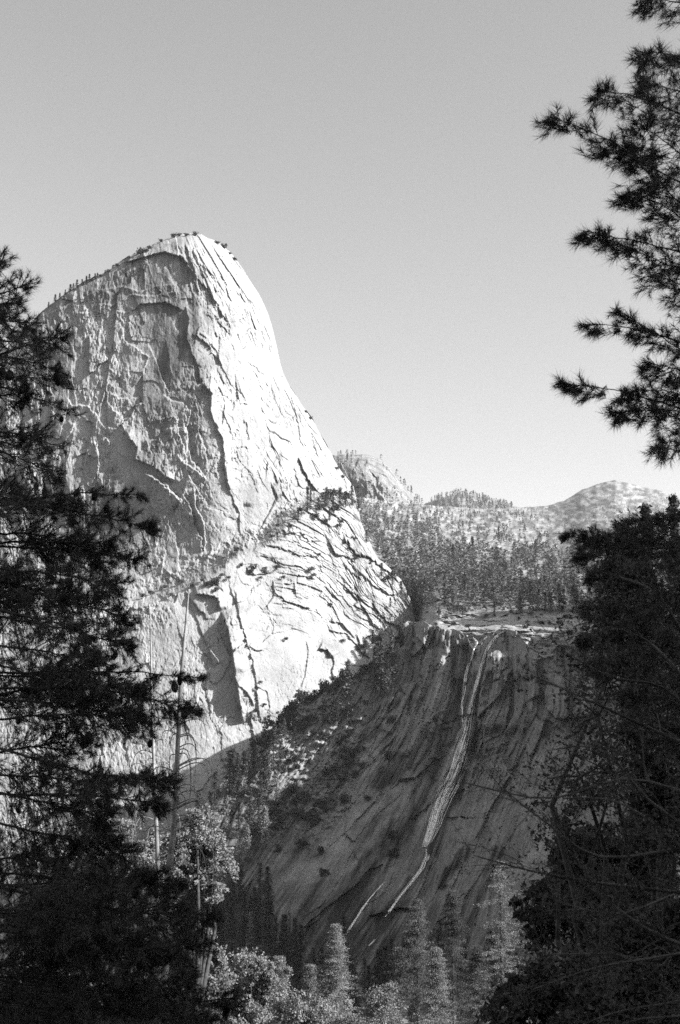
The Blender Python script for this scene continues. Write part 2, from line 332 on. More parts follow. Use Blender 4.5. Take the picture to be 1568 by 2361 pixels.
def dome_Y(u, v, fine=True):
    u = np.asarray(u, float); v = np.asarray(v, float)
    cols = [0, 200, 350, 450, 520, 600, 700, 800, 950]
    vals = np.array(
        [[1230, 1195, 1172, 1160, 1168, 1200, 1260, 1330, 1420],
         [1225, 1180, 1158, 1144, 1158, 1205, 1262, 1330, 1420],
         [1205, 1165, 1147, 1132, 1138, 1178, 1230, 1290, 1370],
         [1190, 1156, 1138, 1124, 1126, 1154, 1192, 1240, 1300],
         [1182, 1156, 1141, 1128, 1124, 1140, 1162, 1195, 1240],
         [1150, 1132, 1115, 1105, 1100, 1106, 1125, 1150, 1185],
         [1120, 1098, 1083, 1072, 1070, 1072, 1082, 1100, 1125],
         [1070, 1045, 1030, 1018, 1014, 1010, 1012, 1020, 1040]], float)
    vals[:, :3] = vals[:, 3:4]+(vals[:, :3]-vals[:, 3:4])*.6
    Y = stable(u, v, cols, [540, 700, 900, 1100, 1250, 1400, 1600, 1900], vals)
    led = np.interp(u, [p[0] for p in LEDGE], [p[1] for p in LEDGE])+10*fbm(u/40, v*0, 5, 3)
    Y = Y-np.interp(u, [0, 400, 600, 800, 950], [46, 44, 36, 26, 20])*sstep(-6, 42, v-led)
    # rounded edge towards the skyline
    st = np.interp(u, sku, skv)
    d, _, _ = seg_dist(u, v, SKY[::1])
    w = np.interp(u, [0, 300, 420, 560, 640, 820, 1000], [26, 30, 45, 110, 130, 60, 30])
    R = np.interp(u, [0, 300, 420, 560, 640, 820, 1000], [26, 26, 34, 70, 85, 50, 25])
    k = 1-np.clip(d/w, 0, 1); Y = Y+R*(1-np.sqrt(np.maximum(1-k*k, 0)))
    if not fine: return Y
    s = lines_s(u, v, DL, [0, 230, 400, 520, 620]); t = v
    wx = 9*fbm(u/90, v/120, 11, 2)+2.2*fbm(u/9, v/9, 13, 3); wy = 12*fbm(u/90, v/90, 12, 2)+3*fbm(u/9, v/9, 14, 3)
    low = sstep(-10, 40, v-led); rightf = sstep(-30, 60, s-400)*(1-low)
    lower_right = low*sstep(560, 700, u)*sstep(1500, 1380, v); smooth_zone = low*sstep(600, 640, u)*sstep(880, 820, u)*sstep(1430, 1480, v)
    p1, e1 = plates((s+wx)/40, (t+wy)/86, 21, 1.0, .35)
    p2, e2 = plates((s+wx*.7)/17, (t+wy)/32, 31, 1.2, .4)
    p3, e3 = plates((s+wx*.5)/7, (t+wy*.5)/12, 41, 1.3, .45)
    fr = .5+1.1*sstep(-.12, .22, fbm(u/75, v/75, 95, 3))
    a1 = 3.6*(1-.3*rightf); a2 = (.8+.5*rightf)*fr*(1+.3*low); a3 = (.38+.15*rightf)*fr*(1+.6*low)
    calm = (1-.75*smooth_zone)*(1-.55*low*sstep(500, 440, u)*sstep(1400, 1440, v))
    # the blank overhung wall left of centre and lower face are smoother
    calm = calm*(1-.6*np.exp(-(((u-300)/110)**2+((v-1230)/90)**2)))*(1-.5*np.exp(-(((u-380)/70)**2+((v-760)/80)**2)))
    p5, e5 = plates((s+wx)/34, (t+wy*1.4-.25*u)/19, 47, 1.0, .7)
    Y = Y+calm*(a1*p1+a2*p2+a3*p3+.6*(1-rightf)*(1-low*.5)*p5*sstep(-.1, .2, fbm(u/60, v/45, 96, 3)))
    Y = Y+calm*fr*(.45*np.exp(-e2/.04)*(.4+.6*low)+.2*np.exp(-e3/.08)*low)
    # tilted slabs on the shoulder below the dome
    rub = np.exp(-((v-led-12)/26)**2)*sstep(800, 740, u)
    r1, re = plates(u/11+wx*.1, v/7+wy*.1, 81, 1.0, 1.0); r2, re2 = plates(u/5, v/4, 83, 1.0, 1.0)
    Y = Y+rub*(1.9*r1+.9*r2+3.0*fbm(u/24, v/14, 85, 4))
    th = np.interp(u, [560, 700, 850, 950], [.12, .35, .72, .8])+.25*fbm(u/110, v/110, 88, 2); q = -(u-700)*np.sin(th)+(v-1200)*np.cos(th); al = (u-700)*np.cos(th)+(v-1200)*np.sin(th)
    for sz, am, sd_ in [(34, 3.6, 51), (14, 1.7, 57), (6.5, 1.0, 59)]:      # slabs lying one over the other, each with a free lower edge
        blk, _ = plates((al+wx)/(sz*3.1), (q+wy*.4)/(sz*1.7), sd_, .5, .9)
        ph = q/sz+blk*.8+.5*fbm(al/(sz*5), q/(sz*3), sd_+2, 2); saw = ph-np.floor(ph)
        amp = np.clip(.45+1.6*fbm(al/(sz*3), q/(sz*2), sd_+5, 2), 0, 1.2)
        Y = Y+lower_right*am*amp*(.5-saw-.25*sstep(.9, 1, saw)*0)
    Y = Y+1.2*fbm(s/34, t/70, 61, 5, .5)*calm + .3*fbm(s/6, t/12, 71, 3, .5)*(.4+.6*fr)
    p4, e4 = plates((u+wx*.3)/4.2, (t+wy*.3)/7, 45, 1.2, .7)
    Y = Y+.22*(.3+fr)*p4+.25*(.2+.8*fr)*np.exp(-e3/.07)
    for i, (poly, side, h, w_) in enumerate(STR):
        Y = Y-stroke(u, v, poly, side, h*((.34 if poly[0][1] < 1100 else .6) if poly[0][0] > 500 and h < 10 else (.6 if h < 8 and poly[0][1] < 1300 else .8)), w_, seed=100+i)
    return Y
def make_dome():
    nu, nt_ = 760, 900
    U = np.linspace(-55, 985, nu); T = np.linspace(0, 1, nt_)**1.05
    vt = np.interp(U, sku, skv)+5*fbm(U/24, U*0, 3, 5, .6)*np.interp(U, [0, 300, 500, 640, 800, 1000], [1, 1, .5, .6, 1.2, 1])
    vb = np.interp(U, [-60, 400, 1000], [2060, 1990, 1720])
    UU = np.repeat(U[None, :], nt_, 0); VV = vt[None, :]+T[:, None]*(vb-vt)[None, :]
    Y = dome_Y(UU, VV)
    W = at(UU, VV, Y)
    # keep the fine relief from growing past the skyline, then carry the rock over the top and down the back
    rows = []
    for k, (dy, dz) in enumerate([(400, -170), (300, -70), (200, -16), (120, -3), (60, .5), (25, 1.0)]):
        e = W[0].copy(); e[:, 1] += dy; e[:, 2] += dz - dy*.02; e[:, 0] *= 1.0; rows.append(e)
    W = np.concatenate([np.stack(rows), W], 0)
    stain_shade = 1.25*(np.exp(-(((UU-400)/75)**2+((VV-770)/125)**4))*1.0 + .6*np.exp(-(((UU-330)/70)**2+((VV-620)/40)**2)) + .75*np.exp(-(((UU-270)/150)**2+((VV-655-(300-UU)*.25)/42)**2))
             + .65*np.exp(-(((UU-250)/110)**2+((VV-1210)/110)**4)) + .5*np.exp(-(((UU-360)/38)**2+((VV-980)/110)**4))+.7*np.exp(-(((UU-120)/60)**2+((VV-790)/70)**2))
             + .45*np.exp(-(((UU-455)/20)**2+((VV-960)/90)**4))+.25*np.exp(-(((UU-590)/60)**2+((VV-1130)/60)**2)))
    SS = lines_s(UU, VV, DL, [0, 230, 400, 520, 620])
    stain_shade = np.clip(stain_shade*(.75+1.1*fbm(UU/14, VV/50, 91, 5, .6)), 0, 1)
    stain_shade = np.concatenate([np.repeat(stain_shade[:1], 6, 0), stain_shade], 0)
    o = mesh_obj('granite_dome', W.reshape(-1, 3), [grid_faces(*W.shape[:2])], M['dome'], attrs=dict(stain_shade=stain_shade, flow_across=np.concatenate([np.repeat(SS[:1], 6, 0), SS]), flow_along=np.concatenate([np.repeat(VV[:1], 6, 0), VV])))
    tag(o, 'tall pale granite dome with a sunlit right face and ledged buttress below', kind='structure')
make_dome()
# ------------------------------------------------------------------ the waterfall cliff and the shaded gorge slope
RIM = [(-200, 2090), (0, 2060), (200, 2010), (400, 1925), (480, 1842), (530, 1782), (590, 1714), (650, 1655), (700, 1612), (760, 1585), (800, 1566), (850, 1545), (880, 1520), (905, 1490), (925, 1440), (942, 1428),
       (980, 1434), (1020, 1446), (1060, 1452), (1075, 1464), (1088, 1496), (1104, 1496), (1118, 1470), (1150, 1452), (1190, 1455), (1212, 1482), (1240, 1506), (1300, 1484), (1400, 1474), (1568, 1462), (1900, 1440)]
FL = [[(300, 1400), (250, 2400)], [(935, 1430), (915, 1560), (830, 1700), (690, 1880), (540, 2100), (430, 2400)], [(1100, 1440), (1088, 1560), (1062, 1700), (1010, 1850), (940, 2030), (830, 2200), (700, 2400)],
      [(1230, 1440), (1215, 1640), (1160, 1760), (1080, 2000), (1000, 2200), (920, 2400)], [(1400, 1440), (1390, 1650), (1330, 1800), (1200, 2080), (1110, 2300), (1080, 2400)], [(1800, 1440), (1780, 1700), (1700, 2000), (1500, 2400)]]
def fc(L): return [(690+.56*p, 1000.6+.56*q) for p, q in L]
def fd(L): return [(621+.604*p, 1587+.604*q) for p, q in L]
FSTR = [
 (fc([(455, 930), (500, 880), (480, 1000), (460, 1110)]), 'L', 5, 20),
 (fc([(585, 900), (560, 1000), (555, 1080), (520, 1160)]), 'L', 6, 22),
 (fc([(640, 830), (650, 950), (640, 1060), (600, 1160)]), 'L', 7, 22),
 (fc([(700, 850), (690, 950), (668, 1040), (665, 1120), (640, 1200)]), 'R', -12, 22),
 (fc([(775, 870), (770, 960), (745, 1050), (735, 1150), (730, 1233)]), 'L', 20, 60),
 (fc([(850, 870), (830, 960), (850, 1060), (870, 1150)]), 'L', 4, 24),
 (fd([(740, 60), (760, 150), (745, 240), (820, 250), (875, 235)]), 'R', 9, 40),
 (fd([(815, 60), (815, 150), (825, 250)]), 'L', 8, 30),
 (fd([(420, 260), (500, 230), (560, 150), (640, 90), (700, 70)]), 'R', 10, 34),
 (fd([(610, 100), (650, 170), (640, 260), (560, 340), (480, 350)]), 'L', -6, 34),
 (fd([(740, 310), (800, 280), (880, 250), (920, 330), (960, 370)]), 'R', 8, 60),
 (fd([(690, 420), (750, 380), (740, 460), (700, 550)]), 'L', 4, 20),
 (fd([(740, 620), (710, 660), (690, 720), (660, 755)]), 'L', 14, 24),
 (fd([(660, 490), (720, 490), (700, 560), (640, 660), (620, 760)]), 'L', 5, 30),
 (fd([(560, 650), (500, 730), (440, 850), (400, 940)]), 'L', 6, 30),
 (fd([(460, 720), (380, 800), (330, 870), (290, 930)]), 'L', 7, 24),
 (fd([(200, 870), (140, 910), (100, 980), (110, 1010)]), 'R', 8, 40),
 (fd([(880, 560), (830, 700), (790, 800), (740, 880)]), 'L', 5, 20),
 (fd([(960, 430), (900, 560), (850, 640)]), 'L', 4, 20),
 (fd([(470, 250), (420, 340), (380, 400), (330, 440)]), 'L', 4, 20),
 (fd([(1040, 170), (1000, 290), (960, 380)]), 'L', 4, 16),
 (fd([(540, 480), (480, 560), (400, 640), (200, 780)]), 'L', 5, 26),
]
WET_SHADE = [ # stained and wet rock, with shade painted into its recesses: line, half width, strength
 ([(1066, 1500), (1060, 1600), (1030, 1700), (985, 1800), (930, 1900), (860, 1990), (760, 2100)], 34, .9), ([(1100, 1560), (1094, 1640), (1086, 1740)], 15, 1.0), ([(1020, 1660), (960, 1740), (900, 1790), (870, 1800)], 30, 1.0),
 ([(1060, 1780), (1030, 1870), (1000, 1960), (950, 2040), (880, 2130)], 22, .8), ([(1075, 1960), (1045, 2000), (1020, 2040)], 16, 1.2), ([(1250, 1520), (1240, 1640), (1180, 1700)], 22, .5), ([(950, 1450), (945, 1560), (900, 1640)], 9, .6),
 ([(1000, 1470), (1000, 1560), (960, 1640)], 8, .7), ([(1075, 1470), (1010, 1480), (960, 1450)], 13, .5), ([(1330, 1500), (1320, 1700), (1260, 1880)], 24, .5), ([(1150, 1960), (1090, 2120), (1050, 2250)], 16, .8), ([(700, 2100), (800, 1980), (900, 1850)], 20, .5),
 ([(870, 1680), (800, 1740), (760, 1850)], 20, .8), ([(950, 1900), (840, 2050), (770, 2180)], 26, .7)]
def veg_zone(u, v):        # the brushy talus tongue on the left of the cliff
    return sstep(1.15, .8, np.hypot((u-700-(1800-v)*.15)/150, (v-1760)/190)+.5*fbm(u/40, v/40, 201, 4))
def fall_Y(u, v, fine=True):
    u = np.asarray(u, float); v = np.asarray(v, float)
    Y = stable(u, v, [-200, 480, 700, 930, 1000, 1080, 1110, 1200, 1400, 1900], [1440, 1600, 1750, 1950, 2150, 2360, 2560],
        [[1000, 1000, 985, 940, 922, 918, 900, 860, 790, 640],
         [990, 990, 972, 908, 890, 902, 878, 845, 772, 610],
         [930, 945, 930, 872, 862, 868, 850, 812, 740, 570],
         [800, 850, 838, 815, 805, 790, 780, 742, 672, 500],
         [600, 700, 728, 720, 712, 700, 695, 665, 600, 430],
         [430, 520, 565, 580, 580, 572, 570, 545, 480, 350],
         [280, 340, 370, 380, 380, 380, 380, 360, 320, 240]])
    if not fine: return Y
    s = lines_s(u, v, FL, [0, 560, 800, 980, 1180, 1700]); t = v*1.05
    wx = 14*fbm(u/90, v/120, 211, 3)+2*fbm(u/8, v/12, 214, 2); wy = 20*fbm(u/90, v/90, 212, 3)
    p0, e0 = plates((s+wx)/95, (t+wy)/170, 219, 1.0, .8)
    p1, e1 = plates((s+wx)/46, (t+wy)/110, 221, 1.0, .7)
    p2, e2 = plates((s+wx*.7)/17, (t+wy)/90, 231, 1.0, .6)
    p3, e3 = plates((s+wx*.4)/6, (t+wy)/40, 241, 1.0, .6)
    up = sstep(1900, 1700, v)
    vz = veg_zone(u, v)
    Y = Y+10*p0*(.35+.65*up)+4.0*p1*(.45+.55*up)+1.9*p2*(.4+.6*up)+.5*p3 + 1.7*np.exp(-e2/.03)*(.3+.7*up)+3.2*np.exp(-e1/.018)*(.2+.8*up)
    p5, e5 = plates((s+wx)/30, (t+wy-.2*u)/20, 247, 1.0, .8)
    Y = Y+1.4*p5*up*sstep(-.15, .2, fbm(u/60, v/60, 248, 3))
    Y = Y+1.9*fbm(s/26, t/120, 251, 5, .5)+.4*fbm(s/5, t/60, 261, 3, .5)
    Y = Y-vz*(3+5*fbm(u/10, v/8, 271, 5, .6))
    for i, (poly, side, h, w_) in enumerate(FSTR):
        Y = Y-stroke(u, v, poly, side, h, w_, seed=300+i)
    return Y
rmu = np.array([p[0] for p in RIM], float); rmv = np.array([p[1] for p in RIM], float)
def make_fall_cliff():
    nu, nt_ = 900, 620
    U = np.linspace(-195, 1890, nu); T = np.linspace(0, 1, nt_)
    vt = np.interp(U, rmu, rmv)+6*fbm(U/18, U*0, 203, 5, .6)
    UU = np.repeat(U[None, :], nt_, 0); VV = vt[None, :]+T[:, None]*(2555-vt)[None, :]
    Y = fall_Y(UU, VV); W = at(UU, VV, Y)
    rows = []
    for dy, dz in [(160, -70), (60, -12), (14, -1), (5, 0)]:
        e = W[0].copy(); e[:, 1] += dy; e[:, 2] += dz; rows.append(e)
    W = np.concatenate([np.stack(rows), W], 0)
    SS = lines_s(UU, VV, FL, [0, 560, 800, 980, 1180, 1700])
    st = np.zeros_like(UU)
    for poly, w_, a_ in WET_SHADE:
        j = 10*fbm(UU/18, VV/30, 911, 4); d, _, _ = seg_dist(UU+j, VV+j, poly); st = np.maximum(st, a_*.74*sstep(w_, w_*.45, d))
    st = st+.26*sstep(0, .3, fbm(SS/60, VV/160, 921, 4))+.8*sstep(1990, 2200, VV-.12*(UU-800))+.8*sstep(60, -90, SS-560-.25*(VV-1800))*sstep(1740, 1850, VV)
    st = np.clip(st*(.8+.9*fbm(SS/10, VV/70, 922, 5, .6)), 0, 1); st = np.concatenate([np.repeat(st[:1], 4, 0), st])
    o = mesh_obj('cliff', W.reshape(-1, 3), [grid_faces(*W.shape[:2])], M['fall'], attrs=dict(stain_shade=st, flow_across=np.concatenate([np.repeat(SS[:1], 4, 0), SS]), flow_along=np.concatenate([np.repeat(VV[:1], 4, 0), VV])))
    tag(o, 'dark shaded granite cliff and slabs on both sides of the waterfall', kind='structure')
make_fall_cliff()
# ------------------------------------------------------------------ valley terrain behind the lip
VT = [(640, 1180), (700, 1150), (760, 1132), (830, 1146), (900, 1155), (950, 1160), (1000, 1165), (1100, 1172), (1200, 1170), (1260, 1166), (1300, 1154), (1340, 1130), (1375, 1116), (1400, 1110), (1418, 1107),
      (1450, 1114), (1480, 1122), (1520, 1130), (1568, 1147), (1640, 1170), (1750, 1200), (1900, 1230)]
vtu = np.array([p[0] for p in VT], float); vtv = np.array([p[1] for p in VT], float)
def valley_Y(u, v, fine=True):
    u = np.asarray(u, float); v = np.asarray(v, float)
    st = np.interp(u, vtu, vtv)
    cols = [640, 760, 850, 1000, 1200, 1300, 1420, 1900]
    sky = sum(np.interp(u+q, cols, [1500, 1600, 1800, 2300, 2600, 3000, 3400, 2800]) for q in (-90, -60, -30, 0, 30, 60, 90))/7
    rim = sum(np.interp(u+q, [640, 930, 1000, 1080, 1200, 1400, 1900], [1060, 985, 962, 935, 890, 815, 660]) for q in (-40, -20, 0, 20, 40))/5
    f = (v-st)/np.maximum(1452-st, 20)
    # fraction of the way down the picture -> share of the (log) distance
    g = np.interp(f, [0, .06, .2, .45, .7, .9, 1.0, 1.4], [0, .12, .33, .6, .8, .93, 1.0, 1.06])
    Y = np.exp(np.log(sky)*(1-g)+np.log(rim)*g)
    edge = np.interp(v, [1100, 1160, 1290, 1400, 1500], [1380, 1340, 1270, 1235, 1200])
    Y = Y+sstep(1010, 945, u)*np.maximum(edge-Y, 0)
    if fine:
        n = fbm(u/50, v/14, 401, 5, .55)
        sl, es = plates((u+30*fbm(u/50, v/30, 402, 3))/34, (v+8*fbm(u/40, v/20, 403, 3))/9, 404, .9, .8)
        Y = Y*(1+.018*n)+sl*sstep(.55, .95, f)*5.0+2*np.exp(-es/.1)*sstep(.6, .95, f)
    return Y
def make_valley():
    nu, nt_ = 640, 340
    U = np.linspace(645, 1895, nu); T = np.linspace(0, 1, nt_)
    vt = np.interp(U, vtu, vtv)+1.5*fbm(U/14, U*0, 405, 4)
    vb = np.interp(U, rmu, rmv)+34
    vb = np.where(U < 958, np.maximum(np.interp(U, sku, skv)+4, vt+6), np.interp(U, [640, 900, 960, 1075, 1104, 1150, 1240, 1320, 1900], [1700, 1560, 1475, 1490, 1512, 1480, 1520, 1500, 1480]))
    UU = np.repeat(U[None, :], nt_, 0); VV = vt[None, :]+T[:, None]*(vb-vt)[None, :]
    W = at(UU, VV, valley_Y(UU, VV))
    e = W[0].copy(); e[:, 1] += 500; e[:, 2] -= 120
    W = np.concatenate([e[None], W], 0)
    ff = (VV-vt[None, :])/np.maximum(1452-vt[None, :], 20); so = np.clip(sstep(.93, .8, ff)*(.55+1.3*fbm(UU/12, VV/7, 931, 5, .65)), 0, 1); so = np.concatenate([so[:1], so])
    o = mesh_obj('terrain', W.reshape(-1, 3), [grid_faces(*W.shape[:2])], M['valley'], attrs=dict(stain_shade=so))
    tag(o, 'wooded valley floor and bare ledges rising behind the waterfall lip', kind='structure')
make_valley()
def far_hill(name, sky, Yc, bot, mat, label, depth, seed):
    su = np.array([p[0] for p in sky], float); sv = np.array([p[1] for p in sky], float)
    nu, nt_ = 260, 160
    U = np.linspace(su[0], su[-1], nu); T = np.linspace(0, 1, nt_)
    vt = np.interp(U, su, sv)+2*fbm(U/9, U*0, seed, 4)
    UU = np.repeat(U[None, :], nt_, 0); VV = vt[None, :]+T[:, None]*(bot-vt)[None, :]
    mid = (su[0]+su[-1])/2; k = (UU-mid)/(su[-1]-su[0])*2
    d = np.clip((VV-vt[None, :])/60, 0, 1)
    Y = Yc+depth*.35*k*k+depth*.5*(1-np.sqrt(1-(1-d)**2))-depth*.12*d
    p, e = plates((UU-VV*.3)/16, VV/26, seed+3, 1, .6); Y = Y+depth*.02*p+depth*.02*fbm(UU/12, VV/12, seed+5, 4, .5)
    W = at(UU, VV, Y); b = W[0].copy(); b[:, 1] += depth*1.5; b[:, 2] -= depth*.4
    W = np.concatenate([b[None], W], 0)
    o = mesh_obj(name, W.reshape(-1, 3), [grid_faces(*W.shape[:2])], mat); tag(o, label, kind='structure')
    return lambda u, v: Yc+depth*.35*((np.asarray(u)-mid)/(su[-1]-su[0])*2)**2+depth*.5*(1-np.sqrt(1-(1-np.clip((np.asarray(v)-np.interp(u, su, sv))/60, 0, 1))**2))-depth*.12*np.clip((np.asarray(v)-np.interp(u, su, sv))/60, 0, 1)
FD = [(700, 1085), (740, 1062), (768, 1050), (800, 1047), (830, 1047), (850, 1049), (868, 1055), (884, 1063), (900, 1078), (915, 1098), (930, 1116), (945, 1132), (962, 1150), (990, 1175)]
fd_Y = far_hill('mountain', FD, 2700, 1215, M['far'], 'smaller pale rock dome behind the right foot of the big dome', 420, 500)
FH = [(930, 1190), (985, 1158), (1010, 1150), (1040, 1141), (1065, 1137), (1090, 1142), (1110, 1147), (1135, 1158), (1180, 1166), (1260, 1180)]
fh_Y = far_hill('hill', FH, 4300, 1215, M['far'], 'low rounded hill far away on the skyline', 500, 520)
# ------------------------------------------------------------------ ground of the gorge and the near slopes (one sheet out to the horizon)
def ground_z(x, y):
    x = np.asarray(x, float); y = np.asarray(y, float)
    z = np.interp(y, [-9000, -400, -60, 0, 8, 25, 60, 120, 220, 400, 620, 1200, 9000], [330, 200, 22, -1.7, -2.6, -7, -17, -31, -47, -78, -100, -140, -160])
    # unseen slope behind and right of camera, its shoulder shaped to shade the pines
    near = np.interp(y, [-9000, -110, -80, -57, -28, 0, 40, 90, 170, 9000], [1, 1, .86, .71, .6, .55, .42, .26, 0, 0])
    z = z+np.clip(x-4, 0, 330)*.8*near
    z = z-np.clip(-x-30, 0, 200)*.10*sstep(-100, 30, y)
    return z+1.3*fbm(x/14, y/14, 601, 5)*np.clip(np.hypot(x, y)/12, .15, 1)
def make_ground():
    r = np.concatenate([[0.0], np.geomspace(.8, 9000, 300)]); a = np.linspace(0, 2*math.pi, 361)
    R, A = np.meshgrid(r, a, indexing='ij'); X = R*np.sin(A); Y = R*np.cos(A)
    V = np.stack([X, Y, ground_z(X, Y)], -1)
    o = mesh_obj('ground', V.reshape(-1, 3), [grid_faces(*V.shape[:2])], M['ground']); tag(o, kind='structure')
make_ground()
# ridge on the right, outside the picture, shaped so its shade fills the gorge
def make_ridge():
    prof = [(150, -60), (300, 90), (390, 180), (500, 196), (600, 203), (700, 214), (743, 229), (775, 219), (790, 212), (815, 220), (836, 230), (863, 253), (885, 269), (905, 271), (935, 245), (960, 200), (1035, 150), (1200, 60), (1500, -60)]
    py = [p[0]-16 for p in prof]; pz = [p[1]+4 for p in prof]
    ys = np.linspace(150, 1500, 240); xs = np.linspace(0, 1, 90)
    YY, K = np.meshgrid(ys, xs, indexing='ij')
    x0 = np.maximum(.245*YY+25, 225)
    X = x0+K*620
    top = np.interp(YY, py, pz)
    side = np.clip((X-x0)/(345-x0+1e-6), 0, 1)
    Z = -110+(top+110)*np.minimum(sstep(0, 1, side)*.25+side*.75, 1)-np.clip(X-420, 0, 900)*.25
    Z = Z+7*fbm(YY/30, X/30, 611, 5)
    o = mesh_obj('shade_ridge', np.stack([X, YY, Z], -1).reshape(-1, 3), [grid_faces(*X.shape)], M['hill']); tag(o, 'unseen ridge right of the waterfall, shaped to shade the gorge', kind='structure')
make_ridge()
#==VEG==
# ------------------------------------------------------------------ vegetation kit
def unit(a): return a/(np.linalg.norm(a, axis=-1, keepdims=True)+1e-9)
def rdir(n): return unit(rng.normal(size=(n, 3)))
def tri_cloud(P, size, D=None, aspect=.6, spread=1.0):
    """one leaf-sized triangle at every point; D = preferred pointing direction"""
    n = len(P); d = rdir(n)*spread+(D if D is not None else 0); d = unit(d); s = unit(np.cross(d, rdir(n)))
    L = (np.asarray(size)*rng.uniform(.6, 1.3, n))[:, None]
    V = np.stack([P-s*L*aspect*.5-d*L*.3, P+s*L*aspect*.5-d*L*.3, P+d*L*.7], 1).reshape(-1, 3)
    return V, np.arange(3*n).reshape(-1, 3)
def needles(Cn, A, k, length, width):
    n = len(Cn); Cr = np.repeat(Cn, k, 0); Ar = np.repeat(A, k, 0)
    d = unit(Ar*1.05+rdir(n*k)*.85); L = np.repeat(rng.uniform(.6, 1.15, n), k)[:, None]*(length*rng.uniform(.7, 1.15, n*k))[:, None]
    b = Cr-Ar*(rng.uniform(0, .85, n*k)[:, None]*length)
    s = unit(np.cross(d, rdir(n*k)))*width*.5
    tip = b+d*L; tip[:, 2] -= L[:, 0]*.08
    V = np.stack([b-s, b+s, tip], 1).reshape(-1, 3)
    return V, np.arange(3*n*k).reshape(-1, 3)
def conifer_geo(h, r, nb, kb, leaf, seed, shape=.9, droop=.25, base=.1, ragged=.35, cl=1):
    """returns trunk MB and crown arrays for a conifer standing on the origin"""
    g = np.random.default_rng(seed)
    z = base+(1-base)*(np.sort(g.uniform(0, 1, nb))**.9); az = g.uniform(0, 2*np.pi, nb)
    L = r*np.power(np.clip(1-(z-base)/(1-base), 0, 1), shape)*(1-ragged+ragged*2*g.uniform(0, 1, nb)**1.5)+r*.05
    L *= 1+.25*np.sin(az*2+z*7+seed)
    L = np.minimum(L, r*1.3)
    P = []; D = []
    for k in range(kb):
        f = (k+.6)/kb
        jitter = g.normal(size=(nb, 3))*leaf*.45
        p = np.stack([np.cos(az)*L*f, np.sin(az)*L*f, z*h-droop*L*f*(1.2-.5*f)], 1)+jitter
        P.append(p); D.append(np.stack([np.cos(az), np.sin(az), np.full(nb, -.25)], 1))
    P = np.concatenate(P); D = np.concatenate(D)
    if cl > 1:
        P = np.repeat(P, cl, 0); D = np.repeat(D, cl, 0); P = P+g.normal(size=P.shape)*np.array([1.0, 1.0, .35])*leaf*(1.5 if cl < 10 else 2.2)
    V, T = tri_cloud(P, leaf, D, .7, .8)
    V[:, 2] = np.minimum(V[:, 2], h*1.01)
    V2, T2 = tri_cloud(np.stack([g.normal(size=14)*leaf*.15, g.normal(size=14)*leaf*.15, h*(1-g.uniform(0, .07, 14))], 1), leaf*.7, np.array([[0, 0, 1.]]), .5, .5)
    tm = MB(); tm.tube([[0, 0, -h*.03], [0, 0, h*.5], [0, 0, h*.97]], [h*.014, h*.009, h*.002], 6)
    return tm, np.concatenate([V, V2]), np.concatenate([T, T2+len(V)])
def lobes_geo(lobes, n, leaf, seed, flat=.9):
    g = np.random.default_rng(seed); P = []
    lobes = list(lobes)+[(x+r*1.0*a, y+r*1.0*b, z+r*.9*c, r*w_) for (x, y, z, r) in lobes for a, b, c, w_ in g.uniform(-1, 1, (5, 4))*np.array([1, 1, 1, .1])+np.array([0, 0, 0, .34])]
    tot = sum(l[3]**2 for l in lobes)
    for (x, y, z, r) in lobes:
        m = int(n*r*r/tot); d = unit(g.normal(size=(m, 3))); rr = r*np.power(g.uniform(.12, 1, m), .45)
        bump = 1+.28*np.sin(d[:, 0]*5+x*3)*np.sin(d[:, 1]*6+z)+.25*np.sin(d[:, 2]*9+seed)*np.cos(d[:, 0]*8)
        p = np.array([x, y, z])+d*(rr*bump)[:, None]*np.array([1, 1, flat])
        P.append(p)
    P = np.concatenate(P)
    # open gaps: drop clumps by a coarse noise
    k = fbm(P[:, 0]/(leaf*5)+P[:, 1]*.7/(leaf*5), P[:, 2]/(leaf*5)+seed, seed, 3)
    P = P[k > -.06]
    return tri_cloud(P, leaf, np.array([[0, 0, .3]]), .8, 1.0)
def thing_tree(name, label, cat, loc, geo, crown_mat, trunk_mat='bark', group=None, rz=0):
    tm, V, T = geo
    e = empty(name, loc, rz); tag(e, label, cat, group)
    tm.build('trunk', M[trunk_mat], e); mesh_obj('crown', V, [T], M[crown_mat], e)
    return e
def copy_tree(o, parent=None):
    c = o.copy(); C.objects.link(c); c.parent = parent
    for ch in list(o.children): copy_tree(ch, c)
    return c
